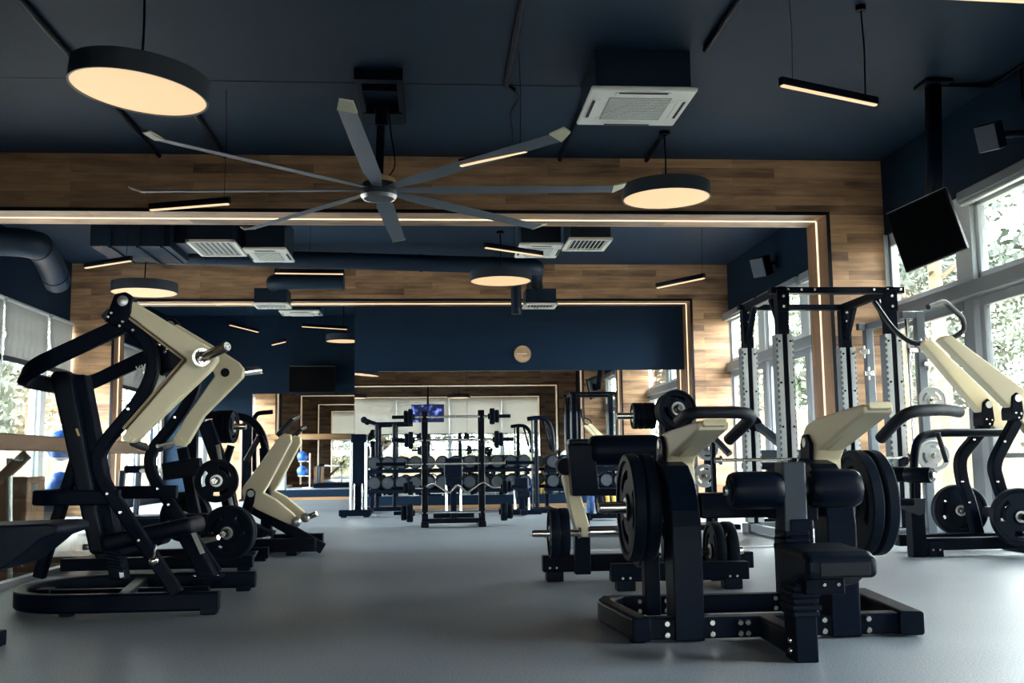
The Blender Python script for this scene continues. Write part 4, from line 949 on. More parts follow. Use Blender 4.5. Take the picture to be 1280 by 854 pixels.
# ------------------------------------------------------------------ machine E: plate-loaded curl machine behind D
EN = 6.0
t = thing('curl_machine', 'black plate-loaded machine with a long roller pad standing behind the closest right machine', 'gym machine', (1.2, 6.0, 0))
a = at(681, 704, EN); c = at(920, 735, 5.8)
MB().bb((a.x, EN+.1, .055), (1.9, EN+.18, .15)).build('base_rail', M['black'], t, .006)
MB().bb((a.x+.02, EN+.09, 0), (a.x+.12, EN+.19, .06)).build('rubber_foot', M['rubber'], t, .006)
for z_ in ((.09),): 
    for k in (.04, .08): bolt(t, (a.x+k, EN+.098, z_-.01), (0, -1, 0), .009)
x0 = at(763, 720, 5.62).x; x1 = at(935, 735, 5.62).x
MB().bb((x0, 5.58, .05), (x1, 5.66, .145)).build('base_rail', M['black'], t, .006)
for xx in (x0+.03, x1-.14):
    MB().bb((xx, 5.575, 0), (xx+.10, 5.665, .055)).build('rubber_foot', M['rubber'], t, .006)
    for k in (.03, .07): bolt(t, (xx+k, 5.578, .07), (0, -1, 0), .009)
MB().bb((x0+.35, 5.6, .05), (x0+.44, EN+.2, .14)).build('base_crossbar', M['black'], t, .006)
MB().bar([(x0+.40, 5.85, .1), (x0+.40, 5.85, .62)], .12, .10, (1, 0, 0)).build('column', M['black2'], t, .006)
pr = L2([(702, 596), (707, 588), (717, 590), (728, 630), (739, 668), (736, 671), (720, 671), (712, 640)], EN)
cl = MB().prism([V((q.x, EN-.05, q.z)) for q in pr], (0, .09, 0)).build('cream_lever', M['beige'], t, .01, 3)
q = at(708, 590, EN); MB().lathe([(0, 0), (.05, 0), (.05, .11), (0, .11)], (q.x-.01, EN-.06, q.z+.03), (0, 1, 0), 24).build('lever_hub', M['black'], t)
br = MB(); br.prism([V((q.x, EN-.16, q.z)) for q in L2([(710, 556), (742, 556), (745, 574), (749, 611), (790, 611), (790, 620), (716, 620)], EN-.16)], (0, .12, 0)); br.build('pad_bracket', M['black2'], t, .006)
zp = at(780, 563, EN-.1).z; xa, xb2 = at(737, 563, EN-.1).x, at(824, 563, EN-.1).x
roller(t, xa, xb2, EN-.1, zp, .088, 'long_roller_pad')
MB().cyl((at(712, 570, EN-.1).x, EN-.1, zp-.02), (xb2+.02, EN-.1, zp-.02), .02).build('roller_axle', M['steel'], t)
q = at(722, 553, EN-.1); MB().box((q.x, EN-.1, q.z), (.12, .16, .035)).build('bracket_cap', M['vinyl'], t, .01)
zz = at(700, 665, EN).z
xr = at(722, 665, EN).x
peg(t, (xr, EN-.12, zz), (at(665, 664, EN-.12).x, EN-.12, zz), .02)
for k, xx in enumerate((692, 704)):
    plate((at(xx, 666, EN-.12).x, EN-.12, zz), (1, 0, 0), .142, .05, '%s black weight plate on the low left horn of the long-roller machine' % ('outer', 'inner')[k], 'low plates on the long-roller machine', spin=k)
plate((at(716, 622, EN+.16).x, EN+.20, at(716, 622, EN+.16).z), (1, 0, .02), .13, .03, 'dark red-edged weight plate leaning behind the cream lever', mat='redp', spin=.4)
a = at(724, 690, EN+.1); MB().bb((a.x-.04, EN-.02, .05), (a.x+.05, EN+.06, .40)).build('lever_post', M['black2'], t, .006)
xq = at(882, 689, 5.9).x; zq = at(895, 689, 5.9).z
peg(t, (xq-.12, 5.9, zq), (at(925, 690, 5.9).x+.02, 5.9, zq), .022)
for k, xx in enumerate((893, 909)):
    plate((at(xx, 689, 5.9).x, 5.9, zq), (1, 0, 0), .168, .055, '%s black weight plate seen under the cross beam between the uprights' % ('left', 'right')[k], 'plates under the cross beam', spin=k)
# top weight horns of E
Yt = 6.1
pz = at(800, 520, Yt).z
MB().bar([(x0+.40, 5.9, .55), (at(835, 530, Yt).x, Yt, pz+.0)], .10, .09, (1, 0, 0)).build('weight_arm', M['black'], t, .006)
peg(t, (at(832, 520, Yt).x, Yt, pz), (at(771, 521, Yt).x, Yt, pz), .02, False)
for k in range(4):
    plate((at(793.5+7*k, 520, Yt).x, Yt, pz), (1, 0, 0), .079, .030, '%s small black weight plate of the four on the upper steel bar' % ['outermost', 'second', 'third', 'innermost'][k], 'small plates on the upper bar', slots=0)
p = at(846, 512, Yt-.28); d = V((-.35, -1, .12)).normalized(); d = V((.12, -1, .10)).normalized()
peg(t, p-d*.15, p+d*.06, .02, False)
plate(p, d, .113, .05, 'round black weight plate with steel boss, upright above the cream lever', spin=.9)
plate(p-d*.055, d, .110, .05, 'black weight plate directly behind the one with the steel boss', spin=.2)
MB().bb((p.x-.05, p.y+.10, .60), (p.x+.05, p.y+.18, p.z+.03)).build('upper_post', M['black'], t, .006)

# ------------------------------------------------------------------ machine F: pulldown by the right windows
FN, FF = 7.12, 7.5; fm = (FN+FF)/2
t = thing('pulldown_machine', 'black and cream lever pulldown machine by the right windows', 'gym machine', (at(1200, 690, FN).x, fm, 0))
ups = {FF: [(1235, 507), (1231, 530), (1217.6, 549.5), (1201, 573), (1203, 602), (1212, 628), (1225, 680)], FN: [(1271.5, 499), (1269, 526), (1256, 552), (1243.5, 580), (1247, 602), (1258, 634), (1276, 686)]}
for yy, pts in ups.items():
    u = MB().bar(smooth(L2(pts, yy), 8), .08, .078, (0, 1, 0)).build('curved_upright', M['black'], t, .004)
    for q in pts[2], pts[4], pts[5]: a = at(q[0], q[1], yy-.045); bolt(u, a, (0, -1, 0), .010)
    c = at(pts[0][0], pts[0][1]-1, yy-.06)
    bp = MB().prism([V((k.x, yy-.072, k.z)) for k in [at(pts[0][0]+ex, pts[0][1]+ey, yy-.072) for ex, ey in ((-6, -4), (0, -9), (6, -4), (9, 18), (7, 26), (-6, 26), (-7, 16))]], (0, .144, 0)).build('pivot_bracket', M['black'], u, .008)
    MB().lathe([(0, 0), (.026, 0), (.026, .006), (0, .006)], (c.x, yy-.073, c.z), (0, -1, 0), 20).build('pivot_cap', M['steel'], bp)
    for ex, ey in ((-2, 17), (5, 18), (2, 23)): bolt(bp, at(pts[0][0]+ex, pts[0][1]+ey, yy-.073), (0, -1, 0), .008)
for yy, pts in ((FF, [(1153, 429), (1158, 425), (1164, 424), (1248, 503), (1264, 538), (1252, 546), (1230, 519)]), (FN, [(1177, 424), (1183, 419), (1190, 419), (1290, 493), (1314, 545), (1297, 552), (1266, 512)])):
    MB().prism([V((k.x, yy-.055, k.z)) for k in L2(pts, yy-.055)], (0, .11, 0)).build('cream_arm', M['beige'], t, .012, 3)
MB().tube(fillet([at(1186, 424, FN), at(1200, 418, FN), at(1205, 412, FN), at(1204, 398, FN-.05), at(1180, 376, FN-.2), at(1160, 384, FN-.3)], .05), .019, 12).build('grip', M['grip'], t)
MB().tube(fillet([at(1156, 429, FF), at(1140, 430, FF+.02), at(1120, 415, FF+.1), at(1108, 400, FF+.18), at(1093, 378, FF+.3)], .08), .019, 12).build('grip', M['grip'], t)
MB().tube(fillet([at(1143, 692, FN), at(1142, 575, FN), at(1147, 547, FN+.05), at(1168, 541, FN+.1), at(1262, 541, FN+.2)], .14, 8), .03, 14).build('arched_frame', M['black'], t)
MB().bar([at(1172, 541, FN-.02), at(1183, 578, FN-.02)], .03, .03, (0, 1, 0)).build('hanging_handle', M['grip'], t)
a = at(1143, 690, FN); c = at(1275, 686, FN)
MB().bb((a.x-.03, FN-.05, 0), (a.x+.07, FN+.05, .34)).build('front_post', M['black'], t, .006)
MB().bb((a.x+.05, FN-.045, .045), (c.x+.35, FN+.045, .13)).build('base_rail', M['black'], t, .006)
MB().bb((a.x+.05, FF-.045, .045), (c.x+.35, FF+.045, .13)).build('base_rail', M['black'], t, .006)
q = at(1175, 692, FN-.05); MB().bb((q.x-.07, FN-.05, 0), (q.x+.03, FN+.05, .10)).build('base_foot', M['black2'], t, .006)
for k in (-.05, 0): bolt(t, (q.x+k, FN-.052, .05), (0, -1, 0), .01)
for xx in (c.x+.1,): MB().bb((xx, FN-.04, 0), (xx+.1, FF+.04, .05)).build('rubber_foot', M['rubber'], t, .006)
p = at(1168, 593, FN-.16)
roller(t, 0, .20, 0, 0, .056) if False else None
pr = [(0, 0), (.03, 0), (.034, .006), (.05, .004), (.056, .02), (.056, .18), (.05, .2), (0, .2)]
for c0_, dv in ((at(1166, 594, FN-.16), (-.55, .83, 0)), (at(1137, 593, FN+.06), (-.75, .65, 0))):
    ro = MB().lathe(pr, c0_, dv, 30).build('roller_pad', M['vinyl'], t)
    MB().lathe([(0, 0), (.02, 0), (.02, .012), (0, .012)], c0_, -V(dv), 16).build('end_nut', M['steel'], ro)
MB().cyl(at(1166, 594, FN-.12), at(1120, 592, FN+.25), .014).build('roller_axle', M['steel'], t)
MB().prism([V((k.x, FN-.09, k.z)) for k in L2([(1127, 624), (1157, 623), (1157, 641), (1150, 645), (1127, 636)], FN-.09)], (0, .02, 0)).build('height_plate', M['dgrey'], t, .003)
MB().cyl(at(1121, 628, FN-.08), at(1141, 628, FN-.08), .026, 16).build('adjustment_knob', M['black'], t)
MB().bar([at(1146, 600, FN-.02), at(1146, 640, FN-.02)], .05, .045, (0, 1, 0)).build('roller_post', M['black'], t, .004)
pad(t, 'seat', at(1262, 640, 7.32), (.3, .24, .08), None, 'vinyl', .025)
pq = at(1198, 638, FF+.20); peg(t, pq+V((.06, .22, 0)), pq+V((-.02, -.10, 0)), .022)
MB().bb((pq.x-.02, FF+.30, .10), (pq.x+.14, FF+.36, pq.z+.05)).build('horn_post', M['black'], t, .005)
plate(pq+V((0, -.03, 0)), (-.25, -1, 0), .197, .05, 'front black weight plate low between the curved uprights by the windows', 'plates on the window pulldown', spin=.4)
plate(pq+V((.016, .035, 0)), (-.25, -1, 0), .197, .05, 'rear black weight plate low between the curved uprights by the windows', 'plates on the window pulldown', spin=1.4)
pq = at(1275, 646, FN-.16); peg(t, pq+V((.01, .14, 0)), pq+V((-.01, -.10, 0)), .022)
plate(pq, (-.14, -1, 0), .20, .06, 'large black weight plate cut by the right picture edge', spin=.1)

# ------------------------------------------------------------------ squat rack in the portal (front right)
GF, GR = 8.72, 9.72
zt = at(1045, 367.5, GF).z
gx0, gx1 = at(977, 400, GF).x, at(1112, 400, GF).x
t = thing('squat_rack', 'tall four-post black squat rack with silver toothed covers, in front of the portal jamb', 'rack', ((gx0+gx1)/2, (GF+GR)/2, 0))
def comb(x0, x1, y, z0, z1, left, step=.05, d=.014):
    """silver cover strip with a toothed edge"""
    pts = [(x0, z0), (x1, z0)]
    if left:
        pts += [(x1, z1), (x0, z1)]; z = z1-.03
        while z > z0+.06: pts += [(x0, z), (x0+d, z), (x0+d, z-step*.55), (x0, z-step*.55)]; z -= step
    else:
        z = z0+.05
        while z < z1-.05: pts += [(x1, z), (x1-d, z), (x1-d, z+step*.5), (x1, z+step*.5)]; z += step
        pts += [(x1, z1), (x0, z1)]
    return [V((a, y, b)) for a, b in pts]
for yy, yc in ((GF, 419), (GR, 436)):
    ztop = at(977 if yy == GF else 928, yc, yy).z
    for xx in (gx0, gx1):
        p = MB().bb((xx-.05, yy-.05, .0), (xx+.05, yy+.05, zt)).build('post', M['black2'], t, .006)
        for sx in (-1, 1):
            xa = xx-.075 if sx < 0 else xx+.022; xb = xa+.053
            cv = MB().prism(comb(xa, xb, yy-.062, .10, ztop, sx < 0), (0, .012, 0)).build('toothed_cover', M['silver'], p)
            for zz in (ztop-.06, ztop-.42, ztop-.80, ztop-1.2): bolt(cv, ((xa+xb)/2, yy-.062, zz), (0, -1, 0), .010, 'black')
        MB().bb((xx-.077, yy-.05, .10), (xx-.05, yy+.05, ztop)).build('side_cover', M['grey'], p)
        MB().bb((xx+.05, yy-.05, .10), (xx+.077, yy+.05, ztop)).build('side_cover', M['grey'], p)
        MB().bb((xx-.10, yy-.11, 0), (xx+.06, yy+.08, .09)).build('foot', M['grey'], p, .01)
        bpl = MB().bb((xx-.055, yy-.066, zt-.16), (xx+.055, yy-.05, zt+.03)).build('gusset_plate', M['black2'], p, .004)
        for dz in (.0, -.09): bolt(bpl, (xx, yy-.067, zt-.03+dz), (0, -1, 0), .016)
xlb, xrb = at(962, 367, GF).x, at(1128, 369, GF).x
MB().bb((xlb, GF-.05, zt-.0), (xrb, GF+.05, zt+.055)).build('front_beam', M['black2'], t, .006)
MB().bb((gx0-.08, GR-.04, zt-.0), (gx1+.10, GR+.04, zt+.055)).build('rear_beam', M['black2'], t, .006)
for xx in (gx0, gx1):
    MB().bb((xx-.035, GF-.05, zt-.01), (xx+.035, GR+.05, zt+.06)).build('side_beam', M['black2'], t, .006)
    MB().bar([(xx, GF+.05, zt-.28), (xx, GF+.26, zt)], .05, .05, (1, 0, 0)).build('diagonal_brace', M['black2'], t, .004)
    MB().bar([(xx, GR-.05, zt-.28), (xx, GR-.26, zt)], .05, .05, (1, 0, 0)).build('diagonal_brace', M['black2'], t, .004)
    MB().bb((xx-.075, GF, .02), (xx-.01, GR, .09)).build('base_rail', M['grey'], t, .006)
for zz in ((at(955, 568, GR).z),): MB().bb((gx0, GR-.03, zz-.04), (gx1, GR+.03, zz+.04)).build('rear_brace', M['dgrey'], t, .006)
MB().bb((gx0, GR-.03, .03), (gx1, GR+.03, .10)).build('rear_base', M['grey'], t, .006)
for k in range(3): bolt(t, (gx0+.05+.12*k, GF-.052, zt+.03), (0, -1, 0), .014); bolt(t, (gx1-.15+.12*k, GF-.052, zt+.03), (0, -1, 0), .014)
# safety arms
MB().bar([at(945, 530, GR-.15), at(990, 566, GF+.1)], .06, .075, (0, 1, 0)).build('spotter_arm', M['dgrey'], t, .005)
MB().cyl(at(943, 530, GR-.22), at(943, 530, GR-.08), .07, 20).build('arm_pivot', M['black'], t)
MB().bar([at(890, 545, GR), at(912, 568, GR-.2)], .05, .06, (0, 1, 0)).build('spotter_arm', M['dgrey'], t, .005)
MB().bb((at(888, 560, GR+.1).x, GR+.06, 0), (at(893, 560, GR+.1).x, GR+.12, at(890, 545, GR+.1).z)).build('storage_post', M['black2'], t, .004)
def barbell(lab, c, L, bar_r=.014, grip=None, sleeve=.0245, sl=.42, heads=(), mat='chrome', sm='chrome', group=None, wave=0):
    c = V(c); b_ = thing('barbell', lab, 'barbell', c, group)
    if wave:
        pts = [(c.x-L/2+sl, c.y, c.z)]; n = 5; w = (L-2*sl)
        for k in range(1, 10): pts.append((c.x-L/2+sl+w*k/10, c.y, c.z+(wave if k in (2, 8) else (-wave if k in (3.5, 4, 6) else (wave*.6 if k == 5 else 0)))))
        pts.append((c.x+L/2-sl, c.y, c.z)); MB().tube(smooth(pts, 4), bar_r, 10).build('bar', M[mat], b_)
    else: MB().cyl((c.x-L/2+.02, c.y, c.z), (c.x+L/2-.02, c.y, c.z), bar_r, 14).build('bar', M[mat], b_)
    for s in (-1, 1):
        a = V((c.x+s*(L/2-sl), c.y, c.z)); e = V((c.x+s*L/2, c.y, c.z))
        MB().lathe([(0, 0), (sleeve*1.6, 0), (sleeve*1.6, .018), (sleeve, .02), (sleeve, sl-.006), (sleeve*.8, sl), (0, sl)], a, (s, 0, 0), 18).build('sleeve', M[sm], b_)
        for off, R, th in heads:
            MB().lathe([(sleeve+.001, 0), (R-.008, 0), (R, .01), (R, th-.01), (R-.008, th), (sleeve+.001, th)], a+V((s*off, 0, 0)), (s, 0, 0), 28, True).build('barbell_head', M['rubber'], b_)
    return b_
zb = at(930, 575, GF-.13).z; bx = at(893, 575, GF-.13).x
barbell('empty steel barbell lying across the hooks of the squat rack', (bx+.88, GF-.13, zb), 1.76, .014, sl=.06)
for xx in (gx0, gx1): MB().prism([(xx-.02, GF-.062, zb-.09), (xx-.02, GF-.17, zb-.055), (xx-.02, GF-.17, zb+.01), (xx-.02, GF-.155, zb+.01), (xx-.02, GF-.15, zb-.022), (xx-.02, GF-.062, zb-.022)], (.04, 0, 0)).build('bar_hook', M['black2'], t, .003)
a = at(940, 577, 10.75)
t = thing('workout_bench', 'black padded bench standing behind the squat rack posts, past the portal', 'bench', (a.x+.3, 10.95, 0))
MB().bb((a.x, 10.75, a.z-.09), (a.x+.55, 11.15, a.z-.005)).build('seat_pad', M['vinyl'], t, .025, 3)
MB().bb((a.x+.22, 10.90, .05), (a.x+.30, 10.98, a.z-.08)).build('column', M['black'], t, .005); MB().bb((a.x+.05, 10.89, 0), (a.x+.5, 10.99, .06)).build('base_rail', M['black'], t, .006)
for k, (x, y, Y, w) in enumerate(((884, 561, 10.3, 'upper'), (881, 595, 10.3, 'lower'))):
    p = at(x, y, Y); plate(p, (-.5, -1, 0), .118, .04, '%s pale steel weight plate of the pair left of the squat rack' % w, 'steel plates on the storage post', mat='silver', spin=k)
t = thing('plate_tree', 'dark storage post carrying the pale plates left of the squat rack', 'rack', (at(884, 600, 10.42).x, 10.45, 0))
p = at(884, 570, 10.45); MB().bb((p.x-.03, 10.42, 0), (p.x+.03, 10.48, p.z+.15)).build('post', M['black'], t, .004); MB().bb((p.x-.25, 10.2, 0), (p.x+.25, 10.7, .05)).build('base', M['black'], t, .006)
for x, y in ((884, 561), (881, 595)): q = at(x, y, 10.3); MB().cyl(q+V((.06, .12, 0)), q+V((-.03, -.06, 0)), .022, 14).build('plate_peg', M['chrome'], t)

# ------------------------------------------------------------------ grey guided-bar frame by the windows
t = thing('smith_machine', 'grey guided-bar frame with chrome rods between the squat rack and the windows', 'gym machine', (4.2, 9.1, 0))
s1, s2 = at(1154, 500, 8.75), at(1089, 500, 9.55); zs = at(1154, 387, 8.75).z-.02; s3 = at(1079, 500, 9.55)
for p in (s1, s2): MB().bb((p.x-.038, p.y-.04, 0), (p.x+.038, p.y+.04, zs)).build('post', M['grey'], t, .006)
MB().bar([(s1.x, s1.y, zs-.03), (s2.x, s2.y, zs-.03)], .07, .065, (1, 0, 0)).build('top_beam', M['grey'], t, .005)
MB().bar([(s3.x-.02, s2.y, zs-.03), (s2.x+.04, s2.y, zs-.03)], .07, .065, (0, 1, 0)).build('top_beam', M['grey'], t, .005)
MB().bar([(s1.x-.16, s1.y, zs-.03), (s1.x, s1.y, zs-.03)], .07, .065, (0, 1, 0)).build('top_beam', M['grey'], t, .005)
MB().bar([(s1.x, s1.y, .05), (s2.x, s2.y, .05)], .09, .08, (1, 0, 0)).build('base_rail', M['grey'], t, .006)
q = at(1139, 500, 8.75); MB().cyl((q.x, 8.75, .05), (q.x, 8.75, zs), .02, 14).build('guide_rod', M['chrome'], t)
for x, y, Y in ((1151, 432, 8.68), (1141, 438, 8.7), (1080, 440, 9.48), (1086, 467, 9.48), (1160, 455, 8.68)):
    q = at(x, y, Y); MB().box(q, (.085, .05, .05)).build('catch_bracket', M['chrome'], t, .008); MB().cyl(q+V((.0, 0, -.06)), q+V((0, 0, .06)), .01, 10).build('catch_pin', M['steel'], t)
for k, (x, y, R) in enumerate(((1165, 500, .115), (1167, 570, .135))):
    q = at(x, y, 8.6); MB().cyl((q.x+.026, 8.72, q.z), (q.x-.022, 8.5, q.z), .018, 14).build('plate_peg', M['chrome'], t)
    plate(q, (-.218, -1, 0), R, .035, '%s silver weight plate on the grey frame by the windows' % ('upper', 'lower')[k], 'silver plates on the grey frame', mat='silver', spin=k*.7)
MB().bb((s1.x-.02, 8.70, .55), (s1.x+.07, 8.72, .86)).build('peg_plate', M['grey'], t)

# ------------------------------------------------------------------ barbell rack in the second hall
HB = 11.45
x0, x1 = at(531, 600, HB).x, at(602, 600, HB).x
t = thing('barbell_rack', 'black two-post barbell rack standing centrally in the second hall', 'rack', ((x0+x1)/2, HB, 0))
for xx, yt_ in ((x0, 514), (x1, 513)):
    p = MB().bb((xx-.035, HB-.03, .0), (xx+.035, HB+.05, at(566, yt_, HB).z)).build('post', M['black2'], t, .006)
    MB().bb((xx-.042, HB-.10, .0), (xx+.042, HB+.45, .06)).build('foot', M['black2'], t, .006)
    MB().bb((xx+(.032 if xx > .2 else -.036), HB-.034, .1), (xx+(.036 if xx > .2 else -.032), HB+.04, 1.2)).build('steel_edge', M['steel'], p)
MB().bb((x0, HB-.03, at(566, 654, HB).z), (x1, HB+.03, at(566, 648, HB).z)).build('bottom_beam', M['black2'], t, .005)
BG = 'barbells on the rack'
bars = [(521, 490, 638, .09, .11, 'topmost barbell on the two-post rack', 0), (550, 492, 642, .095, .10, 'second barbell from the top of the two-post rack', 0),
        (579.5, 470, 668, 0, 0, 'long plain barbell without plates across the middle of the two-post rack', 0), (609.5, 489, 655, .075, .11, 'wavy-handled barbell below the long plain one on the rack', .05), (640.5, 492, 650, .10, .14, 'lowest barbell on the two-post rack, just above the floor', 0)]
Yb = HB-.10
for y, xa, xb, R, th, lab, wv in bars:
    a = at(xa, y, Yb); c = at(xb, y, Yb); L = c.x-a.x
    sl = (at(514, y, Yb).x-a.x+.04) if R else .32
    barbell(lab, ((a.x+c.x)/2, Yb, (a.z+c.z)/2), L, .014, sl=sl, sleeve=.02, heads=[(.02, R, th*.5), (.02+th*.52, R*.8, th*.4)] if R else [], sm='black2', wave=wv)
    a.z = (a.z+c.z)/2
    for xx in (x0, x1):
        MB().prism([(xx-.018, HB-.03, a.z-.06), (xx-.018, Yb-.04, a.z-.035), (xx-.018, Yb-.04, a.z+.015), (xx-.018, Yb-.025, a.z+.015), (xx-.018, Yb-.02, a.z-.021), (xx-.018, HB-.03, a.z-.021)], (.036, 0, 0)).build('bar_hook', M['black2'], t)

# ------------------------------------------------------------------ weight tower
Yw = 13.8; a = at(438, 600, Yw); c = at(459, 600, Yw); zt_ = at(448, 543, Yw).z
t = thing('weight_tower', 'slim black weight-stack tower with silver side columns left of the barbell rack', 'gym machine', ((a.x+c.x)/2, Yw, 0)); xm = (a.x+c.x)/2
MB().bb((a.x, Yw-.10, zt_-.11), (c.x, Yw+.12, zt_)).build('top_cover', M['black'], t, .03, 4)
MB().bb((a.x+.035, Yw-.07, .42), (c.x-.035, Yw+.1, zt_-.1)).build('shroud', M['black2'], t, .006)
MB().bb((a.x+.06, Yw-.06, .05), (c.x-.06, Yw+.08, .45)).build('lower_column', M['black'], t, .006)
for xx in (a.x+.015, c.x-.015): MB().cyl((xx, Yw-.06, .06), (xx, Yw-.06, zt_-.08), .02, 14).build('silver_column', M['silver'], t)
for xx in (xm-.05, xm+.05): MB().cyl((xx, Yw-.075, .06), (xx, Yw-.075, .44), .009, 10).build('guide_rod', M['chrome'], t)
f0, f1 = at(424, 640, Yw).x, at(464, 640, Yw).x
MB().bb((f0, Yw-.09, .02), (f1, Yw+.03, .10)).build('base_foot', M['black'], t, .01)
for xx in (f0+.06, f1-.06): MB().cyl((xx, Yw-.03, 0), (xx, Yw-.03, .04), .04).build('rubber_foot', M['rubber'], t)

# ------------------------------------------------------------------ dumbbell racks along the mirror
DY = 14.95
M['dface'] = pmat('dumbbell_face', (.016, .022, .030), .5)
def make_dumbbell(R):
    d = thing('dumbbell', 'x', 'dumbbell', (0, 0, 0))
    MB().cyl((0, -.08, 0), (0, .08, 0), .016, 14).build('handle', M['chrome'], d)
    for s in (-1, 1):
        h = MB().lathe([(0, .06), (R*.8, .06), (R, .075), (R, .135), (R*.93, .15), (R*.86, .150), (R*.84, .146), (0, .146)], (0, 0, 0), (0, s, 0), 28).build('head', M['rubber'], d)
        MB().lathe([(0, .1455), (R*.83, .1455), (R*.83, .149), (R*.25, .149), (R*.23, .152), (0, .152)], (0, 0, 0), (0, s, 0), 28).build('face_disc', M['dface'], h)
    return d
proto = make_dumbbell(.095); used = [0]
def dumbbell(p, lab, group):
    o = proto if not used[0] else copy_tree(proto); used[0] = 1; o.location = p; o['label'] = lab; o['group'] = group; return o
def drack(xs, y_up, y_lo, lab, dl, grp):
    a, c = at(xs[0]-9, 600, DY).x, at(xs[-1]+9, 600, DY).x; zu, zl = at(xs[0], y_up, DY).z, at(xs[0], y_lo, DY).z
    t = thing('dumbbell_rack', lab, 'rack', ((a+c)/2, DY, 0))
    for zz in (zu, zl):
        for s in (-1, 1): MB().bar([(a, DY+s*.10, zz-.123), (c, DY+s*.10, zz-.123)], .05, .035, (0, 0, 1)).build('shelf_rail', M['black2'], t, .004)
    for xx in (a+.05, c-.05):
        MB().bar([(xx, DY+.21, .04), (xx, DY+.21, zu)], .05, .06, (1, 0, 0)).build('upright', M['black2'], t, .004)
        MB().bar([(xx, DY-.22, .03), (xx, DY+.25, .03)], .05, .06, (1, 0, 0)).build('foot', M['black2'], t, .004)
        for zz in (zu, zl): MB().bar([(xx, DY-.14, zz-.168), (xx, DY+.21, zz-.168)], .05, .04, (1, 0, 0)).build('bracket', M['black2'], t, .004)
    for row, zz, nm in ((0, zu, 'upper'), (1, zl, 'lower')):
        for k, x in enumerate(xs):
            q = at(x, 600, DY); dumbbell((q.x, DY, zz), dl % (ORD[k], nm), grp)
drack([468.5+16.9*k for k in range(12)], 579, 604, 'long black two-tier dumbbell rack along the mirror behind the barbell rack', '%s round black dumbbell from the weight tower, %s tier of the long rack', 'dumbbells behind the barbell rack')
drack([690+16.5*k for k in range(7)], 577, 601, 'short black two-tier dumbbell rack along the mirror, behind the long roller pad', '%s round black dumbbell from the cable frame, %s tier of the short rack', 'dumbbells behind the roller pad')
# coloured plates in a low holder
PY = 12.2
t = thing('plate_holder', 'low black floor holder with upright coloured plates behind the cream lever', 'rack', (at(762, 650, PY).x, PY, 0))
a, c = at(732, 645, PY).x, at(790, 645, PY).x
for s in (-.16, .16): MB().bar([(a, PY+s*.4, .05), (c, PY+s*.4, .05)], .05, .04, (0, 0, 1)).build('rail', M['black'], t, .004)
for xx in (a+.03, c-.03): MB().bar([(xx, PY-.12, .03), (xx, PY+.12, .03)], .05, .05, (1, 0, 0)).build('foot', M['black'], t, .004)
MB().cyl((at(741, 620, PY).x, PY+.18, .0), (at(741, 620, PY).x, PY+.18, .62), .018).build('upright', M['black'], t)
for x, m, l in ((738, 'bluep', 'blue'), (749, 'rubber', 'black'), (757, 'yellowp', 'left yellow'), (765, 'yellowp', 'right yellow'), (772, 'greenp', 'left green'), (779, 'greenp', 'right green')):
    plate((at(x, 636, PY).x, PY, .072+.15), (1, 0, 0), .15, .05, '%s rubber plate standing in the low holder behind the cream lever' % l, 'coloured plates in the low holder', mat=m)

# ------------------------------------------------------------------ benches, cable frames
def incline(lab, x, Y, yb0, yb1, w, yseat=None):
    p = at(x, 640, Y); t = thing('workout_bench', lab, 'bench', (p.x, Y, 0)); za, zb = at(x, yb1, Y).z, at(x, yb0, Y).z
    MB().box((p.x, Y+.05, (za+zb)/2), (w, .09, zb-za), rotx(-.25)).build('back_pad', M['vinyl'], t, .02, 3)
    MB().box((p.x, Y-.22, za-.03), (w*.9, .36, .08), rotx(.1)).build('seat_pad', M['vinyl'], t, .02, 3)
    MB().bb((p.x-.035, Y-.08, .05), (p.x+.035, Y+.0, za)).build('column', M['black'], t, .005)
    for s in (-.09, .09): MB().cyl((p.x+s, Y-.1, .06), (p.x+s, Y-.02, za), .014).build('support_rod', M['steel'], t)
    MB().bb((p.x-.26, Y-.12, .0), (p.x+.26, Y-.04, .06)).build('base_foot', M['black'], t, .008); MB().bb((p.x-.04, Y-.45, .01), (p.x+.04, Y+.35, .07)).build('base_rail', M['black'], t, .006)
incline('black adjustable bench behind the middle of the barbell rack', 567, 13.4, 573, 598, .24)
incline('black low bench right of the barbell rack, before the dumbbells', 652, 13.9, 598, 613, .20)
t = thing('cable_frame', 'thin black cable frame with curved top arm right of the dumbbell rack', 'gym machine', (at(670, 630, 14.4).x, 14.4, 0))
for x, m, r in ((666, 'dgrey', .012), (671, 'black', .03)): MB().cyl((at(x, 600, 14.4).x, 14.4, 0), (at(x, 600, 14.4).x, 14.4, at(x, 522, 14.4).z), r).build('column', M[m], t)
MB().tube(fillet([at(659, 524, 14.4), at(671, 522, 14.4), at(682, 523, 14.4), at(690, 535, 14.4), at(692, 565, 14.4)], .2, 6), .03, 10).build('curved_arm', M['black'], t)
MB().tube([at(678, 524, 14.4), at(689, 563, 14.4)], .014, 8).build('cable', M['black'], t)
q = at(670, 632, 14.4); MB().bb((q.x-.2, 14.1, 0), (q.x+.25, 14.7, .06)).build('base', M['black'], t, .008)
t = thing('cable_frame', 'thin black pull-up frame with ball-ended bar left of the barbell rack', 'gym machine', (at(482, 625, 15.55).x, 15.55, 0))
for x in (471, 493): MB().cyl((at(x, 600, 15.55).x, 15.55, 0), (at(x, 600, 15.55).x, 15.55, at(x, 530, 15.55).z), .03).build('post', M['black'], t)
MB().tube([at(457, 525, 15.55), at(471, 530, 15.55), at(515, 529, 15.55)], .025, 10).build('top_bar', M['black'], t); MB().ball(at(455, 525, 15.55), .05).build('ball_end', M['black'], t)
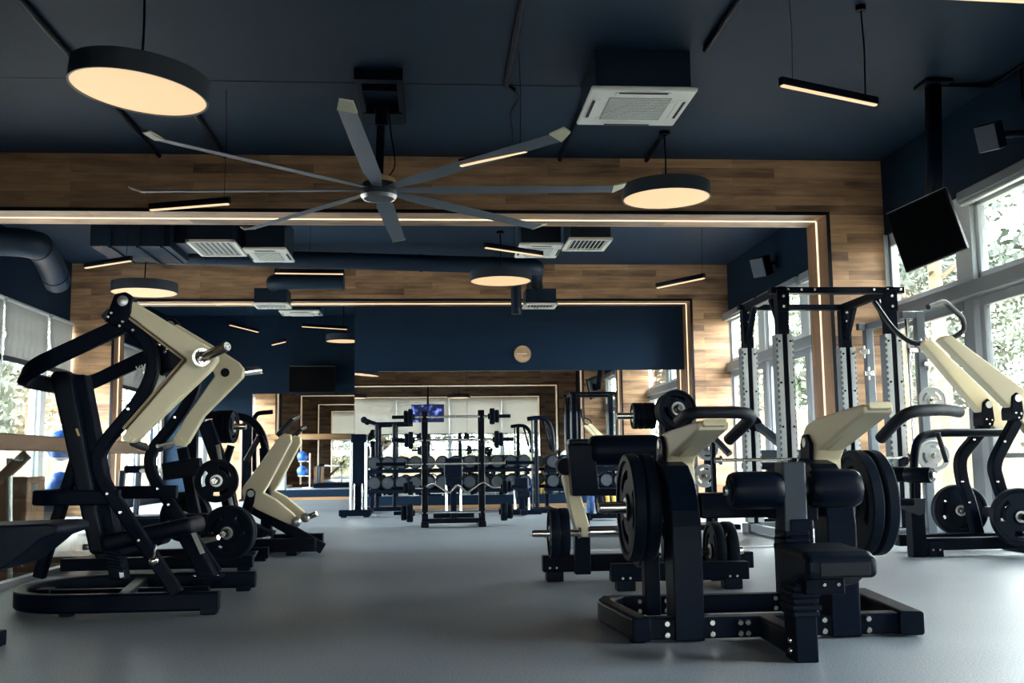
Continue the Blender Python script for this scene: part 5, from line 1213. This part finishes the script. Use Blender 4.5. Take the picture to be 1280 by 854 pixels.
MB().tube([at(490, 550, 15.55), at(517, 550, 15.55)], .03, 10).build('side_bar', M['black'], t)
q = at(482, 630, 15.55); MB().bb((q.x-.35, 15.45, 0), (q.x+.35, 15.65, .06)).build('base', M['black'], t, .008)
# grey cabinet and dark treadmill silhouettes left of the recess
p = at(246, 560, 16.4); tag(MB().bb((p.x-.13, 16.3, 0), (p.x+.12, 16.6, at(246, 547, 16.4).z)).build('wall_cabinet', M['whiteframe'], bev=.01), 'pale grey cabinet standing past the portal behind the plate-loaded machine', 'cabinet')
t = thing('treadmill', 'dark treadmill with slanted white handles behind the pulldown machine frame', 'treadmill', (at(180, 640, 11.5).x, 11.5, 0))
p = at(170, 640, 11.5); q = at(205, 640, 11.5)
MB().bb((p.x-.2, 11.2, .03), (q.x+.5, 11.9, .16)).build('deck', M['black'], t, .02); MB().bb((p.x-.1, 11.3, .16), (q.x+.5, 11.8, .175)).build('belt', M['rubber'], t, .003)
for yy in (11.25, 11.85): MB().bar([(p.x-.1, yy, .15), (at(162, 588, 11.5).x, yy, at(162, 588, 11.5).z)], .05, .06, (0, 1, 0)).build('upright', M['dgrey'], t, .006)
z_ = at(165, 588, 11.5).z; MB().bb((p.x-.06, 11.2, z_-.03), (p.x+.12, 11.9, z_+.05)).build('console', M['black'], t, .02)
for yy in (11.22, 11.88): MB().tube([(p.x, yy, z_), (p.x+.5, yy, z_-.02)], .02, 10).build('handle', M['white'], t)

# ------------------------------------------------------------------ outdoors
b = MB(); g0 = -.35
b.bb((XR+.26, -60, g0-.2), (80, 90, g0)); b.bb((-80, -60, g0-.2), (XL-.26, 90, g0)); b.bb((XL-.26, -60, g0-.2), (XR+.26, Y0-.4, g0)); b.bb((XL-.26, YF+.5, g0-.2), (XR+.26, 90, g0))
struct(b.build('ground', M['ground']))
def fence(lab, x0, x1, Y, h):
    t = thing('wooden_fence', lab, 'fence', ((x0+x1)/2, Y, g0))
    MB().bb((x0, Y, g0), (x1, Y+.05, h)).build('board_panel', M['wood_fence'], t)
    n = int((x1-x0)/2.4)
    for k in range(n+1): MB().bb((x0+k*2.4-.06, Y-.03, g0), (x0+k*2.4+.06, Y+.08, h+.06)).build('post', M['wood_fence'], t)
fence('pale wooden board fence outside the right-hand windows', 5.2, 34, 27.3, 1.98)
fence('pale wooden board fence outside the left windows', -30, -6, 30, 1.6)
fence('pale wooden board fence far behind the rear glazing', -24, 24, -24, 1.2)
def crown_mesh(seed, n_cl, R, H, z0, leaf, kind):
    rnd = random.Random(seed); vs, fs = [], []
    for c in range(n_cl):
        h = rnd.random()**.9; a = rnd.uniform(0, 2*PI); prof = (math.sin(PI*min(1, .15+h*.85)) if kind else (1-h)**.7+.08)
        rr = R*prof*math.sqrt(rnd.random()); cx, cy, cz = rr*math.cos(a), rr*math.sin(a), z0+h*H; cr = rnd.uniform(.35, .8)
        for k in range(46):
            d = V((rnd.gauss(0, 1), rnd.gauss(0, 1), rnd.gauss(0, .6))); p = V((cx, cy, cz))+d*cr*.5
            u = V((rnd.gauss(0, 1), rnd.gauss(0, 1), rnd.gauss(0, 1))).normalized(); w_ = u.orthogonal().normalized(); s = leaf*rnd.uniform(.6, 1.4)
            i = len(vs); vs += [p-u*s, p+w_*s*.45+u*s*.1, p+u*s, p-w_*s*.45+u*s*.1]; fs.append((i, i+1, i+2, i+3))
    me = bpy.data.meshes.new('crown'); me.from_pydata([tuple(v) for v in vs], [], fs); return me
def make_tree(seed, H, r, bark, leaf, z0, R, n, kind, lsz=.13, lab='', grp=None):
    t = thing('tree', lab, 'tree', (0, 0, 0), grp); rnd = random.Random(seed)
    pts = [(0, 0, -.1), (rnd.uniform(-.1, .1), rnd.uniform(-.1, .1), H*.3), (rnd.uniform(-.25, .25), .1, H*.65), (rnd.uniform(-.3, .3), 0, H)]
    P = smooth(pts, 6); o = MB(); rings = []
    for i, p in enumerate(P):
        q = r*(1-.75*i/(len(P)-1)); rings.append([o.bm.verts.new(p+V((q*math.cos(2*PI*k/10), q*math.sin(2*PI*k/10), 0))) for k in range(10)])
    for r0, r1 in zip(rings, rings[1:]):
        for k in range(10): o.face([r0[k], r0[(k+1) % 10], r1[(k+1) % 10], r1[k]], True)
    for k in range(9):
        z = z0+(H-z0)*rnd.random()*.9; a = rnd.uniform(0, 2*PI); L = R*.7
        c = V((0, 0, z)); o.tube([c, c+V((math.cos(a)*L*.5, math.sin(a)*L*.5, .25)), c+V((math.cos(a)*L, math.sin(a)*L, .7))], r*.22, 6)
    o.build('trunk', M[bark], t)
    me = crown_mesh(seed+50, n, R, H-z0+.6, z0, lsz, kind); me.materials.append(M[leaf]); c = bpy.data.objects.new('crown', me); C.objects.link(c); c.parent = t
    return t
TG = 'trees outside the right-hand windows'
def place(p, x, y, rz, s=1, lab=None, grp=None, first=False):
    o = p if first else copy_tree(p); o.location = (x, y, g0); o.rotation_euler = (0, 0, rz); o.scale = (s, s, s)
    if lab: o['label'] = lab
    if grp: o['group'] = grp
    elif 'group' in o: del o['group']
    return o
A = make_tree(3, 12, .17, 'bark', 'leaf2', 4.2, 1.4, 70, 0, .12, 'tall pine with a bare orange trunk outside the window under the television')
Bt = make_tree(5, 8, .14, 'bark2', 'leaf1', .8, 2.8, 150, 1, .12, 'pale green leafy tree beyond the fence outside the right-hand windows', TG)
Ct = make_tree(8, 9, .15, 'bark', 'leaf3', 1.8, 2.6, 130, 1, .12, 'olive green leafy tree growing outside the right-hand windows', TG)
def xat(px, Y): return at(px, 500, Y).x
place(A, xat(1183, 18), 18, 0, 1, None, None, True)
place(A, xat(1227, 21), 21, 2, 1.05, 'pine with a reddish trunk behind the cream arms of the window pulldown machine')
place(A, xat(1131, 26.3), 26.3, 4, .95, 'slender pine outside between the squat rack and the chrome rod')
la = 'pale green leafy tree beyond the fence outside the right-hand windows'; lo = 'olive green leafy tree growing outside the right-hand windows'
place(Bt, 8.2, 31.0, 0, 1.12, None, TG, True); place(Ct, 14.9, 30.2, 1, 1.15, None, TG, True)
for k, (x, y, s_) in enumerate(((21.6, 29.6, 1.15), (11.3, 37.2, 1.2), (18.4, 36.6, 1.2), (25.6, 36.4, 1.25), (14.2, 44.2, 1.3), (22, 44, 1.35), (30, 42.5, 1.3), (16.6, 23.6, 1.0), (6.2, 46.5, 1.1), (31.5, 32.5, 1.1))): place(Bt if k % 2 else Ct, x, y, k*1.7, s_, la if k % 2 else lo, TG)
LGp = 'trees outside the left windows'
for k, (x, y, s_) in enumerate(((-9.4, 25, 1), (-12.8, 33.5, 1.15), (-16.6, 26.5, 1.1), (-20.4, 34, 1.2), (-9.2, 41, 1.2), (-16.8, 42, 1.3))): place(Bt if k % 2 else Ct, x, y, k*1.3, s_, ('pale green' if k % 2 else 'olive green')+' leafy tree outside the left windows beyond the glass railing', LGp)
RGp = 'trees behind the rear glazing'
for k, (x, y) in enumerate(((-14, -15), (-8.6, -14.4), (-3.2, -15), (2.3, -14.6), (7.8, -15), (13.4, -14.5), (-11.2, -20.2), (-5.9, -20.4), (-.5, -20.2), (5, -20.3), (10.6, -20.2))): place(Bt if k % 2 else Ct, x, y, k*1.1, .78, ('pale green' if k % 2 else 'olive green')+' leafy tree behind the rear glazing, seen only in the mirror', RGp)
blocker_tree = make_tree(11, 8, .16, 'bark2', 'leaf2', .4, 2.7, 230, 1, .15, 'dense dark green tree added out of view to dim the windows beside the camera', 'added dense trees dimming the window wall')  # trees added out of view to block daylight at the right windows
place(blocker_tree, 11.5, -3.5, 0, 1, None, 'added dense trees dimming the window wall', True)
for k, (x, y) in enumerate(((7.9, 5.2), (14.5, 13.0))): place(blocker_tree, x, y, k*1.3+1, 1.0, blocker_tree['label'], blocker_tree['group'])

# ------------------------------------------------------------------ daylight
w = bpy.data.worlds.new('daylight'); sc.world = w; w.use_nodes = True
bg = w.node_tree.nodes['Background']; bg.inputs['Color'].default_value = (.93, .97, 1.0, 1); bg.inputs['Strength'].default_value = 15
def portal_light(name, loc, sx, sy, rot):
    l = bpy.data.lights.new(name, 'AREA'); l.shape = 'RECTANGLE'; l.size = sx; l.size_y = sy; l.cycles.is_portal = True
    o = bpy.data.objects.new(name, l); C.objects.link(o); o.location = loc; o.rotation_euler = rot; return o
portal_light('daylight_portal', (XR+.3, 8.8, 1.55), 2.9, 14.8, (0, PI/2, 0))
portal_light('daylight_portal', (XL-.3, 15.4, 1.5), 2.9, 11.5, (0, -PI/2, 0))
portal_light('daylight_portal', (-.4, Y0-.3, .9), 9.8, 1.8, (PI/2, 0, 0))

sc.view_settings.view_transform = 'Standard'; sc.view_settings.look = 'None'; sc.view_settings.gamma = 1
sc.view_settings.use_curve_mapping = False; sc.view_settings.exposure = 1.75
cy = sc.cycles; cy.use_denoising = True; cy.max_bounces = 10; cy.diffuse_bounces = 4; cy.glossy_bounces = 5; cy.transparent_max_bounces = 16; cy.transmission_bounces = 4
cy.sample_clamp_indirect = 6; cy.caustics_reflective = False; cy.caustics_refractive = False
